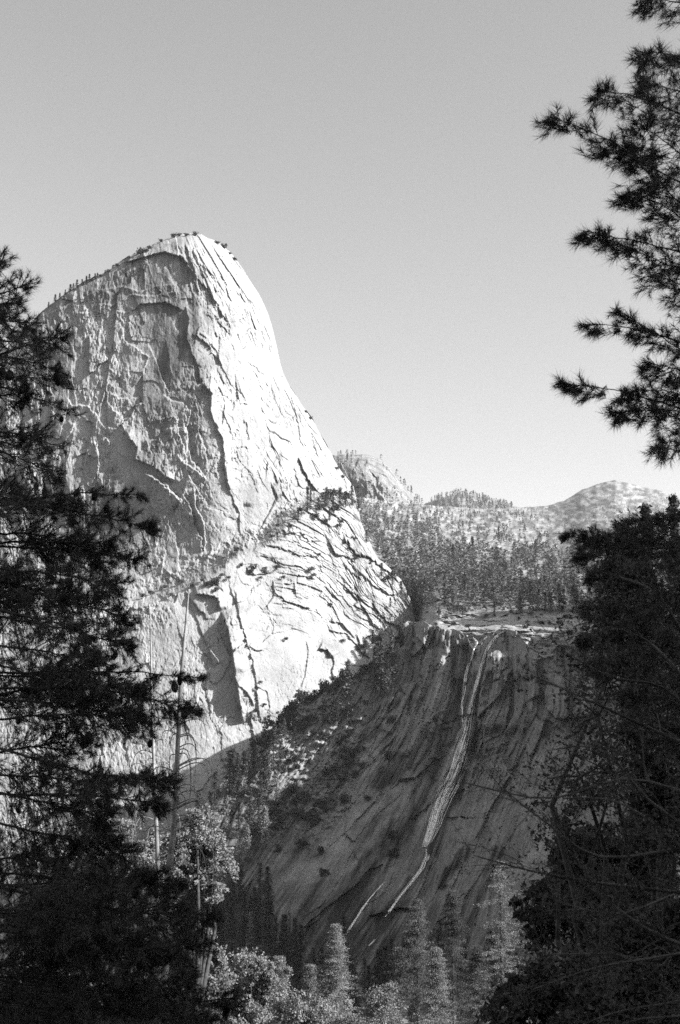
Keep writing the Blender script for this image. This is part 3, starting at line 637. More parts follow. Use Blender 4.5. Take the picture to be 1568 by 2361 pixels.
# ------------------------------------------------------------------ valley conifers
def single(name, geo, mat):
    tm, V, T = geo
    m = MB(); m.V = list(tm.V); m.Q = list(tm.Q); m.n = tm.n; m.add(V, T)
    o = m.build(name, mat); return o
protos = [single('conifer', conifer_geo(20, r, nb, 4, 1.15, sd, shape=sh, ragged=rg), M['fir']) for r, nb, sd, sh, rg in
          [(3.6, 90, 1, .8, .35), (3.0, 80, 2, .9, .45), (4.2, 90, 3, .7, .5), (2.5, 70, 4, .8, .3), (3.8, 60, 5, .55, .6), (3.2, 90, 6, 1.0, .4)]]
lowV = []
for k in range(4):
    tm, V, T = conifer_geo(20, 3.6, 17, 2, 3.1, 40+k, shape=.8); lowV.append((V, T))
def dens(u, v):
    st = np.interp(u, vtu, vtv); f = (v-st)/(1450-st)
    d = np.ones_like(u)*.55
    d = np.where(u < 990+(v-1200)*.8, .85, d)                          # dense left flank
    d = np.where((f < .09) & (u < 1290), 1.0, d)                        # dark stand along the skyline
    d = np.where((u > 1020) & (f > .12) & (f < .34), .30, d)            # open brushy granite
    d = np.where((u > 1290) & (f < .35), .75, d)                        # bare hill on the right
    d = np.where((f > .42) & (f < .82), .62, d)
    d = np.where(f > .82, .22, d); d = np.where(f > .9, .0, d)
    return d*(.55+1.6*np.clip(fbm(u/26, v/11, 701, 4)+.28, 0, 1))
n = 11000
ru = rng.uniform(700, 1720, n); st = np.interp(ru, vtu, vtv); fv = rng.uniform(0.004, 1.0, n)
rv = st+(1450-st)*fv
keep = rng.uniform(0, 1, n) < dens(ru, rv)*(.35+.65*(1-fv)**.5)*.85
keep &= ~((ru > 1340) & (rv > 1200) & (rng.uniform(0, 1, n) < .6))
keep &= ru > np.interp(rv, [1120, 1200, 1285, 1340, 1460], [795, 830, 868, 925, 960])
ru, rv = ru[keep], rv[keep]
TY = valley_Y(ru, rv); TP = at(ru, rv, TY)
H = np.where(fv[keep] < .4, rng.uniform(5, 12, len(ru)), rng.uniform(6, 17, len(ru)))*np.where((ru > 1270) & (fv[keep] < .4), .42, 1)
H *= np.where((rv-np.interp(ru, vtu, vtv)) < 12, .5, 1)*np.where(rv-np.interp(ru, vtu, vtv) < 45, .8, 1)
size = H/TY
order = np.argsort(-size)
vis = order[(ru[order] < 1560)]
indiv = vis[:85]; rest = np.setdiff1d(order, indiv)
for j, i in enumerate(indiv):
    k = int(rng.integers(0, len(protos)))
    o = protos[k] if j < len(protos) and j == k else protos[k].copy()
    if o.name not in C.objects: C.objects.link(o)
    o.location = TP[i]-np.array([0, 0, .4]); s = H[i]/20; o.scale = (s*rng.uniform(1.1, 1.7),)*2+(s,); o.rotation_euler = (0, 0, rng.uniform(0, 6.28))
    tag(o, 'grey conifer standing in the open forest above the waterfall lip', 'conifer', 'conifers of the valley forest above the waterfall')
for p in protos:
    if 'label' not in p: bpy.data.objects.remove(p)
def tiled(name, idx, label, templates, mat, wid=1.0):
    m = MB()
    for i in idx:
        V, T = templates[int(rng.integers(0, len(templates)))]; a = rng.uniform(0, 6.28); s = H[i]/20; ca, sa = math.cos(a), math.sin(a)
        X = np.stack([(V[:, 0]*ca-V[:, 1]*sa)*s*wid, (V[:, 0]*sa+V[:, 1]*ca)*s*wid, V[:, 2]*s], 1)+TP[i]
        m.add(X, T)
    return tag(m.build(name, mat), label, kind='stuff')
tiled('forest', rest, 'distant conifer forest covering the valley and the hills behind it', lowV, M['fir'], 1.3)
# trees and brush on the far dome and the small hill
def hill_trees(name, n, u0, u1, sky, Yf, bot, label, hh, dn):
    global H, TP
    su = [p[0] for p in sky]; sv = [p[1] for p in sky]
    u = rng.uniform(u0, u1, n); s0 = np.interp(u, su, sv); v = s0+rng.uniform(0, 1, n)**1.3*(bot-s0)
    k = rng.uniform(0, 1, n) < dn(u, v, s0); u, v = u[k], v[k]
    TP = at(u, v+1, Yf(u, v)*.985); H = rng.uniform(*hh, len(u))
    tiled(name, range(len(u)), label, lowV, M['fir'])
hill_trees('forest', 230, 745, 985, FD, fd_Y, 1180, 'scattered trees on the smaller rock dome behind', (9, 17), lambda u, v, s: np.where((u < 815) | (v-s > 60), .8, np.where(v-s < 5, .5, .12)))
hill_trees('forest', 700, 985, 1180, FH, fh_Y, 1180, 'tiny trees covering the low hill on the skyline', (12, 22), lambda u, v, s: .5)
# ------------------------------------------------------------------ named conifers on slopes, ledges and skyline
mid = [thing_tree('conifer', None, None, (0, 0, 0), conifer_geo(20, r, 150, 6, .85, sd, shape=sh, ragged=rg, base=.08), mt) for r, sd, sh, rg, mt in
       [(3.3, 11, .8, .35, 'fir'), (2.8, 12, .95, .4, 'fir'), (2.3, 13, .75, .5, 'fir'), (3.6, 14, .7, .3, 'firlit')]]
used = [False]*4
def plant(u, vb, hpx, kind, fn, label, group, cat='conifer', wid=1.0):
    Y = float(np.asarray(fn(np.array([u]), np.array([vb]))).ravel()[0]); P = pt(u, vb, Y); h = hpx*Y/F_PX
    o = mid[kind] if not used[kind] else copy_tree(mid[kind]); used[kind] = True
    o.location = P-np.array([0, 0, .02*h]); o.scale = (h/20*wid, h/20*wid, h/20); o.rotation_euler = (0, 0, rng.uniform(0, 6.28))
    tag(o, label, cat, group)
top = lambda u: float(np.interp(u, sku, skv))
G1 = 'small conifers along the skyline of the big dome'
for u, h, k, w_ in [(u_+rng.uniform(-3, 3), h_*rng.uniform(.65, 1.15), k_, w__) for u_, h_, k_, w__ in [(110, 14, 2, 1), (128, 20, 1, 1), (137, 15, 2, 1), (160, 18, 1, 1.2), (168, 24, 0, 1), (178, 26, 1, 1), (187, 22, 1, 1.1), (199, 20, 2, 1), (207, 27, 1, 1), (217, 18, 1, 1.2), (227, 17, 2, 1.2), (242, 13, 1, 1.3), (150, 12, 1, 1), (193, 12, 0, 1.5), (258, 10, 0, 1.6)]]:
    plant(u, top(u)+5, h*1.05, k, dome_Y, 'small conifer in the row on the left skyline of the big dome', G1, wid=w_*1.9)
# single trees between the dome foot and the valley
for (u, vb, h, k, w_, lab) in [
    (709, 1180, 62, 1, 1.2, 'bare-looking conifer on the ledge at the right foot of the big dome'), (716, 1172, 44, 2, 1, 'thin conifer just right of the bare-looking one on the dome foot ledge'),
    (812, 1168, 56, 0, 1, 'dark conifer on the notch where the big dome meets the valley'), (826, 1176, 62, 0, 1.1, 'tallest dark conifer in the notch beside the big dome')]:
    plant(u, vb, h, k, lambda a, b: dome_Y(a, b)-6, lab, 'trees at the right foot of the big dome', wid=w_)
for i, (u, vb, h) in enumerate([(735, 1178, 34), (752, 1170, 40), (768, 1172, 34), (784, 1165, 44), (797, 1168, 38), (688, 1200, 26), (666, 1232, 22), (640, 1246, 20), (760, 1200, 28), (845, 1250, 30), (880, 1330, 34), (905, 1350, 36), (940, 1375, 44), (925, 1372, 34), (860, 1485, 34), (842, 1510, 36), (900, 1400, 24)]):
    plant(u, vb, h, i % 3, lambda a, b: dome_Y(a, b)-5, 'small dark tree on the ledges along the right foot of the big dome', 'trees on the ledges at the right foot of the dome', wid=1.7)
for (u, vb, h, k, w_, lab) in [
    (801, 1652, 128, 2, 1.0, 'tall thin conifer on the shadow edge against the bright buttress'), (766, 1660, 84, 1, 1.0, 'conifer left of the tall thin one on the shadow edge'),
    (745, 1668, 52, 0, 1.2, 'short conifer leftmost on the shadow edge'), (879, 1600, 146, 0, 1.15, 'large dark conifer beside the left corner of the waterfall cliff'),
    (866, 1590, 100, 1, 1.1, 'dark conifer behind the large one at the left cliff corner'), (905, 1560, 104, 1, 1.0, 'dark conifer right of the large one touching the cliff corner'),
    (893, 1600, 80, 2, 1.1, 'small dark conifer in front of the group at the left cliff corner'), (637, 1852, 76, 3, 1.1, 'pale conifer highest on the dark slope below the buttress'),
    (613, 1952, 92, 3, 1.0, 'broad pale conifer standing alone on the dark slope'), (523, 1918, 82, 3, .8, 'narrow pale conifer left on the dark slope beside the snag'),
    (571, 1980, 76, 3, .9, 'pale conifer of the close pair on the dark slope, the right one'), (552, 1985, 70, 3, .7, 'pale conifer of the close pair on the dark slope, the left one'),
    (577, 2180, 74, 3, .8, 'dim conifer low in the dark gorge right of the snag'), (655, 1700, 46, 0, 1.3, 'small conifer at the foot of the bright buttress')]:
    plant(u, vb, h, k, lambda a, b: fall_Y(a, b)-3, lab, 'single conifers on the shaded slope left of the waterfall', wid=w_)
for i, (u, vb, h) in enumerate([(928, 1440, 60), (965, 1428, 40), (1012, 1432, 34), (1046, 1415, 50), (1080, 1410, 44), (1140, 1415, 48), (1200, 1412, 50), (1258, 1412, 48), (1290, 1405, 60), (1120, 1380, 58), (1090, 1300, 66), (1045, 1310, 58), (1235, 1300, 56), (1180, 1330, 50), (1150, 1250, 38)]):
    plant(u, vb, h, i % 3, valley_Y, 'taller conifer rising out of the forest just above the waterfall lip', 'taller conifers near the waterfall lip')
# shrubs
def shrub_geo(seed, n=260):
    g = np.random.default_rng(seed); lob = [(g.uniform(-.5, .5), g.uniform(-.4, .4), g.uniform(.35, .7), g.uniform(.35, .6)) for _ in range(5)]
    V, T = lobes_geo(lob, n, .22, seed); return V, T
def shrub_proto(seed):
    V, T = shrub_geo(seed, 420); return mesh_obj('shrub', V, [T], M['brush'])
sh = [shrub_proto(800+i) for i in range(4)]; shu = [False]*4
def shrub(u, v, wpx, fn, label, group, hs=1.0):
    Y = float(np.asarray(fn(np.array([float(u)]), np.array([float(v)]))).ravel()[0]); P = pt(u, v, Y-.5); s = wpx*Y/F_PX/1.8
    k = int(rng.integers(0, 4)); o = sh[k] if not shu[k] else sh[k].copy()
    if shu[k]: C.objects.link(o)
    shu[k] = True
    o.location = P; o.scale = (s, s, s*hs); o.rotation_euler = (0, 0, rng.uniform(0, 6.28)); tag(o, label, 'shrub', group)
for u, v, w_ in [(148, 684, 16), (173, 668, 14), (214, 645, 16), (233, 636, 18), (250, 626, 12), (272, 612, 26), (262, 612, 16), (322, 583, 26), (335, 580, 20), (345, 572, 16), (400, 546, 18), (412, 543, 18), (432, 542, 14), (448, 541, 16), (500, 560, 18), (516, 570, 24), (530, 585, 22), (541, 598, 16), (300, 594, 14), (372, 556, 14), (716, 965, 12), (706, 950, 12), (775, 1080, 16), (790, 1100, 22)]:
    shrub(u, v+2, w_*rng.uniform(.5, 1.25), dome_Y, 'low bushy tree clinging to the skyline of the big dome', 'bushes on the skyline of the big dome')
for u, v, w_ in [(690, 1180, 22), (680, 1195, 18), (672, 1215, 20), (640, 1215, 16), (628, 1240, 16), (770, 1150, 46), (750, 1155, 30), (795, 1150, 34), (740, 1175, 30), (770, 1180, 30), (725, 1195, 24), (748, 1205, 22), (785, 1205, 16),
                 (545, 1272, 24), (535, 1282, 18), (556, 1306, 20), (585, 1312, 22), (578, 1322, 20), (610, 1312, 18), (640, 1310, 16), (614, 1322, 22), (650, 1335, 18), (716, 1318, 22), (722, 1330, 18), (598, 1335, 16), (640, 1230, 14),
                 (820, 1245, 14), (812, 1240, 12), (780, 1215, 18), (890, 1340, 26), (905, 1330, 22), (935, 1350, 26), (480, 1350, 26), (495, 1345, 24), (465, 1340, 20), (500, 1362, 22), (380, 1355, 20), (395, 1372, 18), (350, 1370, 18),
                 (415, 1345, 18), (440, 1352, 16), (330, 1378, 18), (595, 1590, 20), (600, 1575, 14), (590, 1640, 16), (620, 1655, 18), (610, 1628, 14), (870, 1480, 26), (850, 1470, 18), (790, 1480, 14), (835, 1495, 22), (762, 1395, 14), (735, 1280, 14), (855, 1300, 12),
                 (700, 1235, 14), (820, 1290, 14), (660, 1475, 14), (525, 1335, 18), (510, 1330, 18)]:
    shrub(u, v, w_*rng.uniform(.7, 1.1), lambda a, b: dome_Y(a, b)-2, 'dark bush rooted in a crack or ledge of the sunlit granite', 'bushes scattered over the granite ledges')
for i in range(190):
    u = rng.uniform(500, 930); v = rng.uniform(1560, 2050); st = float(np.interp(u, rmu, rmv))
    if v < st+6: v = st+rng.uniform(4, 40)
    if float(veg_zone(np.array([u]), np.array([v]))[0])*.9+.10 < rng.uniform(0, 1): continue
    shrub(u, v, rng.uniform(14, 34), fall_Y, 'dark brush patch on the shaded talus slope left of the waterfall', 'brush on the shaded talus slope', hs=1.3)
for u in np.arange(560, 930, 11):
    v = float(np.interp(u, rmu, rmv))+rng.uniform(0, 12); shrub(u+rng.uniform(-4, 4), v, rng.uniform(16, 36), lambda a, b: fall_Y(a, b)-1, 'brush along the shadow edge below the bright buttress', 'brush along the shadow edge', hs=1.4)
for i in range(34):
    u = rng.uniform(930, 1330); v = rng.uniform(1395, 1448) if u < 1100 else rng.uniform(1390, 1450); shrub(u, v, rng.uniform(8, 20), valley_Y, 'low bush between the pale slabs at the top of the waterfall', 'bushes between slabs above the waterfall')
dark = thing_tree('conifer', None, None, (0, 0, 0), conifer_geo(20, 3.6, 150, 6, .8, 91, shape=.75, ragged=.4, base=.05), 'brush')
for i in range(150):
    v = rng.uniform(1760, 2360); u = rng.uniform(430, np.interp(v, [1720, 1900, 2100, 2330], [650, 640, 620, 780]))
    if v < float(np.interp(u, rmu, rmv))+24: continue
    if any(abs(u-a) < 34 and b < v < b+95 for a, b in [(637, 1850), (613, 1950), (523, 1915), (560, 1980), (577, 2178)]): continue
    Y = float(fall_Y(np.array([u]), np.array([v]))[0]); P = pt(u, v, Y); h = rng.uniform(60, 105)*Y/F_PX
    o = dark if i == 0 else copy_tree(dark); o.location = P; o.scale = (h/20*rng.uniform(1, 1.4),)*2+(h/20,); o.rotation_euler = (0, 0, rng.uniform(0, 6.28))
    tag(o, 'dark conifer in the close woods on the lower shaded slope', 'conifer', 'close dark woods on the lower shaded slope')
for i in range(70):
    v = rng.uniform(2200, 2520); u = rng.uniform(640, 1180); Y = float(fall_Y(np.array([u]), np.array([v]))[0]); P = pt(u, v, Y); h = rng.uniform(80, 150)*Y/F_PX*(.6 if v < 2300 else 1)
    o = copy_tree(dark); o.location = P; o.scale = (h/20*rng.uniform(1, 1.4),)*2+(h/20,); o.rotation_euler = (0, 0, rng.uniform(0, 6.28))
    tag(o, 'black conifer in the woods at the foot of the waterfall slabs', 'conifer', 'black woods at the foot of the waterfall slabs')
# ------------------------------------------------------------------ waterfall
def water(name, paths, label, nst, seed):
    g = np.random.default_rng(seed); m = MB()
    for path, widths in paths:
        pu = np.array([p[0] for p in path], float); pv = np.array([p[1] for p in path], float)
        L = np.concatenate([[0], np.cumsum(np.hypot(np.diff(pu), np.diff(pv)))]); N_ = int(L[-1]/3)+3
        tt = np.linspace(0, L[-1], N_); U = np.interp(tt, L, pu); V = np.interp(tt, L, pv); Wd = np.interp(tt, L, widths)
        tot = int(nst*L[-1]/50*(.5+max(widths)/13))
        for s_ in range(tot):
            a = g.uniform(-.05, .97)*L[-1]; l = g.uniform(26, 120)*(.5 if g.uniform() < .3 else 1); q = np.linspace(max(a, 0), min(L[-1], a+l), 16)
            off = np.clip(g.normal()*.25, -.6, .6); ph = g.uniform(0, 6)
            wd_ = np.interp(q, L, widths); uu = np.interp(q, L, pu)+off*wd_+.7*np.sin(q/14+ph); vv = np.interp(q, L, pv)
            w2 = g.uniform(.3, 1.0)*g.uniform(.6, 1.2)*np.sin(np.linspace(.12, 3.02, 16))**.6*(.55+.45*(1-abs(off)*1.6)); 
            A = np.stack([uu-w2, uu, uu+w2], 1); B = np.stack([vv]*3, 1)
            yb = fall_Y(A, B, True); yb = np.minimum(yb, yb[:, 1:2]+.3)-.5-g.uniform(0, .9)-np.array([0, .35, 0])
            m.add(at(A, B, yb), Q=grid_faces(16, 3))
    return tag(m.build(name, M['water']), label, kind='structure')
water('waterfall', [([(1168, 1452), (1150, 1462), (1135, 1478), (1122, 1500), (1112, 1530), (1103, 1560), (1092, 1600), (1084, 1640), (1078, 1672), (1070, 1700), (1060, 1735), (1048, 1775), (1033, 1812), (1018, 1842), (1006, 1875), (998, 1905), (986, 1935), (980, 1952)],
                    [8, 8, 9, 8, 8, 9, 11, 16, 24, 32, 38, 42, 42, 38, 34, 30, 22, 12]),
                   ([(1086, 1522), (1080, 1534), (1074, 1560), (1070, 1590), (1065, 1625), (1066, 1665)], [3, 8, 9, 7, 5, 3]),
                   ([(1090, 1468), (1100, 1480), (1092, 1500), (1086, 1524)], [8, 10, 5, 3]),
                   ([(984, 1950), (985, 1972), (974, 2000), (955, 2024), (935, 2050), (915, 2075), (898, 2098), (888, 2113)], [8, 12, 14, 12, 10, 8, 8, 6]),
                   ([(872, 2155), (862, 2168), (850, 2180)], [7, 9, 5]),
                   ([(896, 2024), (880, 2040), (858, 2064), (838, 2090), (818, 2122), (798, 2154)], [2, 4, 5, 6, 5, 5])],
      'thin white waterfall sliding down the dark cliff from the notch in its rim', 9, 5)
# ------------------------------------------------------------------ bleached snags
def snag(name, label, path, Y, r0, stubs, arcs, seed, rs=1.0):
    g = np.random.default_rng(seed); e = empty(name, (0, 0, 0)); tag(e, label, 'dead tree', 'bleached dead trees rising out of the dark pines')
    P = [pt(u, v, Y) for u, v in path]; b = P[-1].copy(); base = np.array([b[0]-.3, b[1], float(ground_z(b[0], b[1]))-.3])
    e.location = base; P = [p-base for p in P]+[np.zeros(3)]
    L = np.linspace(0, 1, len(P)); m = MB(); tt = np.linspace(0, 1, 40); PP = np.stack([np.interp(tt, L, [p[i] for p in P]) for i in range(3)], 1)
    PP[:, :2] += .012*g.normal(size=(40, 2))*np.minimum(1, tt*4)[:, None]
    m.tube(PP, (r0*.16+r0*.84*tt**.8), 8); m.build('trunk', M['snag'], e, smooth=True)
    px = Y/F_PX; vs = np.array([p[1] for p in path]); us = np.array([p[0] for p in path])
    sm = MB()
    for _ in range(stubs):
        v = g.uniform(vs[0]+8, vs[-1]); u = np.interp(v, vs, us); a = g.uniform(0, 6.28); l = g.uniform(3, 14)*px*(.6+.6*(v-vs[0])/(vs[-1]-vs[0]))
        p0 = pt(u, v, Y)-base; d = np.array([math.cos(a), math.sin(a), g.uniform(-.5, .1)])
        sm.tube([p0, p0+d*l*.5, p0+d*l+np.array([0, 0, -.1*l])], [.022*rs, .016*rs, .006], 4)
    sm.build('twigs', M['snag'], e)
    for (u0, v0, out, drop) in arcs:
        p0 = pt(u0, v0, Y)-base; az = g.uniform(-.6, .6); ox = out*px; dz = drop*px; t = np.linspace(0, 1, 14)
        x = ox*np.sin(t*1.9)*1.02; z = -dz*t**2.4+abs(ox)*.35*np.sin(t*3.1); y = abs(ox)*az*t
        pp = p0+np.stack([x, y, z], 1)+np.cumsum(g.normal(size=(14, 3))*.014*Y/85, 0)*np.minimum(1, t*3)[:, None]
        am = MB(); am.tube(pp, rs*(.042-.032*t), 5)
        for _ in range(int(g.integers(1, 4))):
            i = int(g.integers(4, 12)); d = np.array([np.sign(ox)*g.uniform(-.2, .8), g.uniform(-.5, .5), g.uniform(-1.2, -.1)])*abs(dz)*.25
            am.tube([pp[i], pp[i]+d*.5+np.array([0, 0, .05]), pp[i]+d], [.016*rs, .012*rs, .005], 4)
        am.build('branch', M['snag'], e, smooth=True)
g0 = np.random.default_rng(4)
arcs = []
for v in np.linspace(1640, 1990, 38):
    v = min(1995, v+g0.uniform(-16, 16))
    u = float(np.interp(v, [1368, 1650, 1850, 1960, 2010], [435, 413, 405, 396, 389])); s = 1 if g0.uniform() < .68 else -1
    arcs.append((u, v, s*g0.uniform(20, 110)*(.55+.5*(v-1640)/350)*(1 if s > 0 else .75), g0.uniform(10, 125)))
snag('dead_tree', 'tall bleached snag with long drooping bare branches before the bright rock', [(435, 1366), (430, 1420), (425, 1480), (418, 1560), (413, 1650), (409, 1750), (405, 1850), (401, 1910), (396, 1960), (389, 2010), (384, 2080), (380, 2250)], 85, .25, 120, arcs, 31)
arcs2 = []
for v in np.linspace(1660, 1930, 22):
    u = float(np.interp(v, [1430, 1700, 1930], [347, 353, 360])); s = 1 if g0.uniform() < .4 else -1
    arcs2.append((u, v, s*g0.uniform(18, 60), g0.uniform(20, 110)))
snag('dead_tree', 'thinner bleached snag standing left of the tall one', [(347, 1428), (348, 1500), (350, 1600), (353, 1700), (358, 1850), (362, 1930), (364, 2080), (366, 2250)], 92, .18, 90, arcs2, 33)
snag('dead_tree', 'short broken snag glimpsed low behind the left pine', [(186, 2075), (184, 2130), (180, 2200), (178, 2290)], 60, .3, 14, [(184, 2150, 40, 10), (183, 2190, 50, -5), (182, 2120, -22, 20), (182, 2230, 36, 24)], 35)
# ------------------------------------------------------------------ trees standing in the lower gorge
def big_conifer(u, vt, Y, r_px, label, mat='firlit', nb=520, kb=9, leaf=None, group=None, shape=.8, base=.06, ragged=.4, name='conifer', cut=None):
    T_ = pt(u, vt, Y); gz = float(ground_z(T_[0], T_[1])); h = T_[2]-gz; r = r_px*Y/F_PX
    geo = conifer_geo(h, r*(1.5 if name == 'conifer' else 1), int(nb*(.5 if name == 'conifer' else 1.5)), kb, leaf or max(.1, Y/1500), int(u*7+vt), shape=shape, base=base, ragged=ragged+(.15 if name == 'conifer' else 0), cl=15 if name == 'conifer' else 1)
    return thing_tree(name, label, 'conifer', (T_[0], T_[1], gz), geo, mat, group=group)
G2 = 'sunlit conifers at the bottom of the gorge'
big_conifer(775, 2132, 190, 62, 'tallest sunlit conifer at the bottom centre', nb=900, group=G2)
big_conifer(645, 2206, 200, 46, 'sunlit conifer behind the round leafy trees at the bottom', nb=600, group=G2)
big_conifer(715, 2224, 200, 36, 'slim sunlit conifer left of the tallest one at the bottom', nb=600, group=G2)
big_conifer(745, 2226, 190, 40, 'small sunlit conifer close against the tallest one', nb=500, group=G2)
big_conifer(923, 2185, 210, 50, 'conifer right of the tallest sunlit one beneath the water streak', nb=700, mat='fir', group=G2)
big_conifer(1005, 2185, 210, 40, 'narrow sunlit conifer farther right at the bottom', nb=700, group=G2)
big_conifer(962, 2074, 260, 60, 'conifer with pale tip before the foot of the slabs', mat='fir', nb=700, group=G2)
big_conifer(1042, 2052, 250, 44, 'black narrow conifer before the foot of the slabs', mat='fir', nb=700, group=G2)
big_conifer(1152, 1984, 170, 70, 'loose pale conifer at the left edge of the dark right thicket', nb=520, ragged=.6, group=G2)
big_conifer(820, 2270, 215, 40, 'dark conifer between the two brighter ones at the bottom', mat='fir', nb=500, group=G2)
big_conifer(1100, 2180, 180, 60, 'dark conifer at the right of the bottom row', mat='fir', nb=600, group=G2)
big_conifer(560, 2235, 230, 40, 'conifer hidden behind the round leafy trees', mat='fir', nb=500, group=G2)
def broadleaf(name, label, Y, lobes_px, n, leaf, mat, group=None, cat='tree', dens_gap=True, limbs=True, trunk_mat='bark', ydepth=.8):
    g = np.random.default_rng(int(lobes_px[0][0]*3+lobes_px[0][1])); px = Y/F_PX
    u0 = sum(l[0] for l in lobes_px)/len(lobes_px); c = pt(u0, lobes_px[0][1], Y); base = np.array([c[0], Y, float(ground_z(c[0], Y))-.2])
    lob = []
    for (u, v, r) in lobes_px:
        p = pt(u, v, Y+g.uniform(-1, 1)*r*px*ydepth)-base; lob.append((p[0], p[1], p[2], r*px))
    e = empty(name, base); tag(e, label, cat, group); tm = MB()
    topz = max(l[2] for l in lob); fork = np.array([0, 0, topz*.35])
    tm.tube([[0, 0, -.3], [0.05*topz, 0, topz*.2], fork], [topz*.022, topz*.018, topz*.014], 8)
    if limbs:
        for l in lob:
            q = np.array(l[:3]); mid_ = (fork+q)/2+g.normal(size=3)*.06*topz; tm.tube([fork, mid_, q], [topz*.010, topz*.006, topz*.002], 5)
            for _ in range(5):
                d = unit(g.normal(size=3))*l[3]*.9; tm.tube([q, q+d*.5+g.normal(size=3)*.05*l[3], q+d], [topz*.0025, topz*.002, topz*.0008], 4)
    tm.build('trunk', M[trunk_mat], e); V, T = lobes_geo(lob, int(n*2.6) if Y > 100 else n, leaf*(.58 if Y > 100 else 1), int(u0)); mesh_obj('crown', V, [T], M[mat], e)
    return e
G3 = 'round leafy trees low in the gorge'
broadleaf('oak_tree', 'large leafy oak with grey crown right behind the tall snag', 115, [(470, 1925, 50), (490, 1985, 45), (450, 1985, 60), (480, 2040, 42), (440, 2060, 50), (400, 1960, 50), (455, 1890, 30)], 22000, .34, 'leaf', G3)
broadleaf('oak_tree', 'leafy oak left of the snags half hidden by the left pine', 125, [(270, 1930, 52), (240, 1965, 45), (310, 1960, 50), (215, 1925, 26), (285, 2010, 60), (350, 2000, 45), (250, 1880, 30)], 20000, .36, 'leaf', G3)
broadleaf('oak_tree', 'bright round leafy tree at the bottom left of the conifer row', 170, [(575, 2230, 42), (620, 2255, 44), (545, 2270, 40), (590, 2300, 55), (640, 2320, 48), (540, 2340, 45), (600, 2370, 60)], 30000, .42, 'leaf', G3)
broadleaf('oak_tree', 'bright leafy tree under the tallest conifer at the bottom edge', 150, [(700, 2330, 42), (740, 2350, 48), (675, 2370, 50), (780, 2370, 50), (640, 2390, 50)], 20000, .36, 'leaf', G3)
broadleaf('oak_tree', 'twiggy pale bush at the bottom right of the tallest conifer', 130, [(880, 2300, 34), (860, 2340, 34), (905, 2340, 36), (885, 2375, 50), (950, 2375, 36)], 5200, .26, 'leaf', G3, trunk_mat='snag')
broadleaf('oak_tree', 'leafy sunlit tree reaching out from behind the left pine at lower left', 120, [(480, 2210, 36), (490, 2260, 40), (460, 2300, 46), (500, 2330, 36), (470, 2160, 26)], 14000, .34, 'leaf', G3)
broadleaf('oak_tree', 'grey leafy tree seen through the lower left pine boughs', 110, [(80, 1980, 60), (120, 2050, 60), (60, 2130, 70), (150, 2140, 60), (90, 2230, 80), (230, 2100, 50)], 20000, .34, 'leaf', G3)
# ------------------------------------------------------------------ foreground pines
def curve3(P, n):
    P = np.asarray(P, float); t = np.linspace(0, 1, len(P)); q = np.linspace(0, 1, n)
    # smooth by Catmull-Rom sampling
    out = np.empty((n, 3)); seg = np.clip((q*(len(P)-1)).astype(int), 0, len(P)-2)
    for i in range(n):
        k = seg[i]; f = q[i]*(len(P)-1)-k; p0 = P[max(k-1, 0)]; p1 = P[k]; p2 = P[k+1]; p3 = P[min(k+2, len(P)-1)]
        out[i] = .5*((2*p1)+(-p0+p2)*f+(2*p0-5*p1+4*p2-p3)*f*f+(-p0+3*p1-3*p2+p3)*f**3)
    return out
def bough(root, path, g, r0, tl, ntw, tuft, k, width, hang=.35, dense=1.0, base_off=None, sub=2, matn='needle', up=0.0, spine=.16):
    """one bough with side twigs, needle tufts as its sub-part"""
    n = 22; P = curve3(path, n)-base_off; t = np.linspace(0, 1, n)
    P[1:-1] += g.normal(size=(n-2, 3))*r0*.25
    m = MB(); m.tube(P, r0*.7*(1-.85*t), 6)
    Cn = []; A = []
    blen = np.linalg.norm(np.diff(P, axis=0), axis=1).sum()
    for j in range(ntw):
        f = 1-(1-g.uniform(0, 1))*(1-spine); f = spine+(1-spine)*g.uniform(0, 1)
        i = min(int(f*(n-1)), n-2); p0 = P[i]+(P[i+1]-P[i])*(f*(n-1)-i); tg = unit(P[i+1]-P[i])
        lat = unit(np.cross(tg, g.normal(size=3))); lat[2] = lat[2]*.7+up; lat = unit(lat)
        l = tl*(.35+.75*(1-f)**.6)*g.uniform(.55, 1.25)
        d = unit(tg*g.uniform(.5, 1.2)+lat*.85)
        q1 = p0+d*l*.5+np.array([0, 0, -hang*l*.25]); q2 = p0+d*l+np.array([0, 0, -hang*l*.45]); d2 = unit(q2-q1+np.array([0, 0, .25*l]))
        m.tube([p0, q1, q2], [r0*.22, r0*.16, r0*.09], 3)
        Cn.append(q2); A.append(d2)
        if g.uniform() < .6*dense: Cn.append(q1+(q2-q1)*.45); A.append(unit(d2+g.normal(size=3)*.3))
        for s_ in range(sub):
            f2 = g.uniform(.3, .95); b = p0+(q2-p0)*f2+np.array([0, 0, -hang*l*.1]); dd = unit(d+unit(g.normal(size=3))*.9); l2 = l*g.uniform(.25, .5)
            e2 = b+dd*l2+np.array([0, 0, -hang*l2*.3]); m.tube([b, e2], [r0*.12, r0*.07], 3); Cn.append(e2); A.append(unit(dd+np.array([0, 0, .2])))
    for j in range(3): Cn.append(P[-1]-(P[-1]-P[-4])*.25*j); A.append(unit(P[-1]-P[-3]))
    b = m.build('branch', M['bark'], root)
    V, T = needles(np.array(Cn), np.array(A), k, tuft, width)
    mesh_obj('needles', V, [T], M[matn], b)
    return np.array(Cn), b
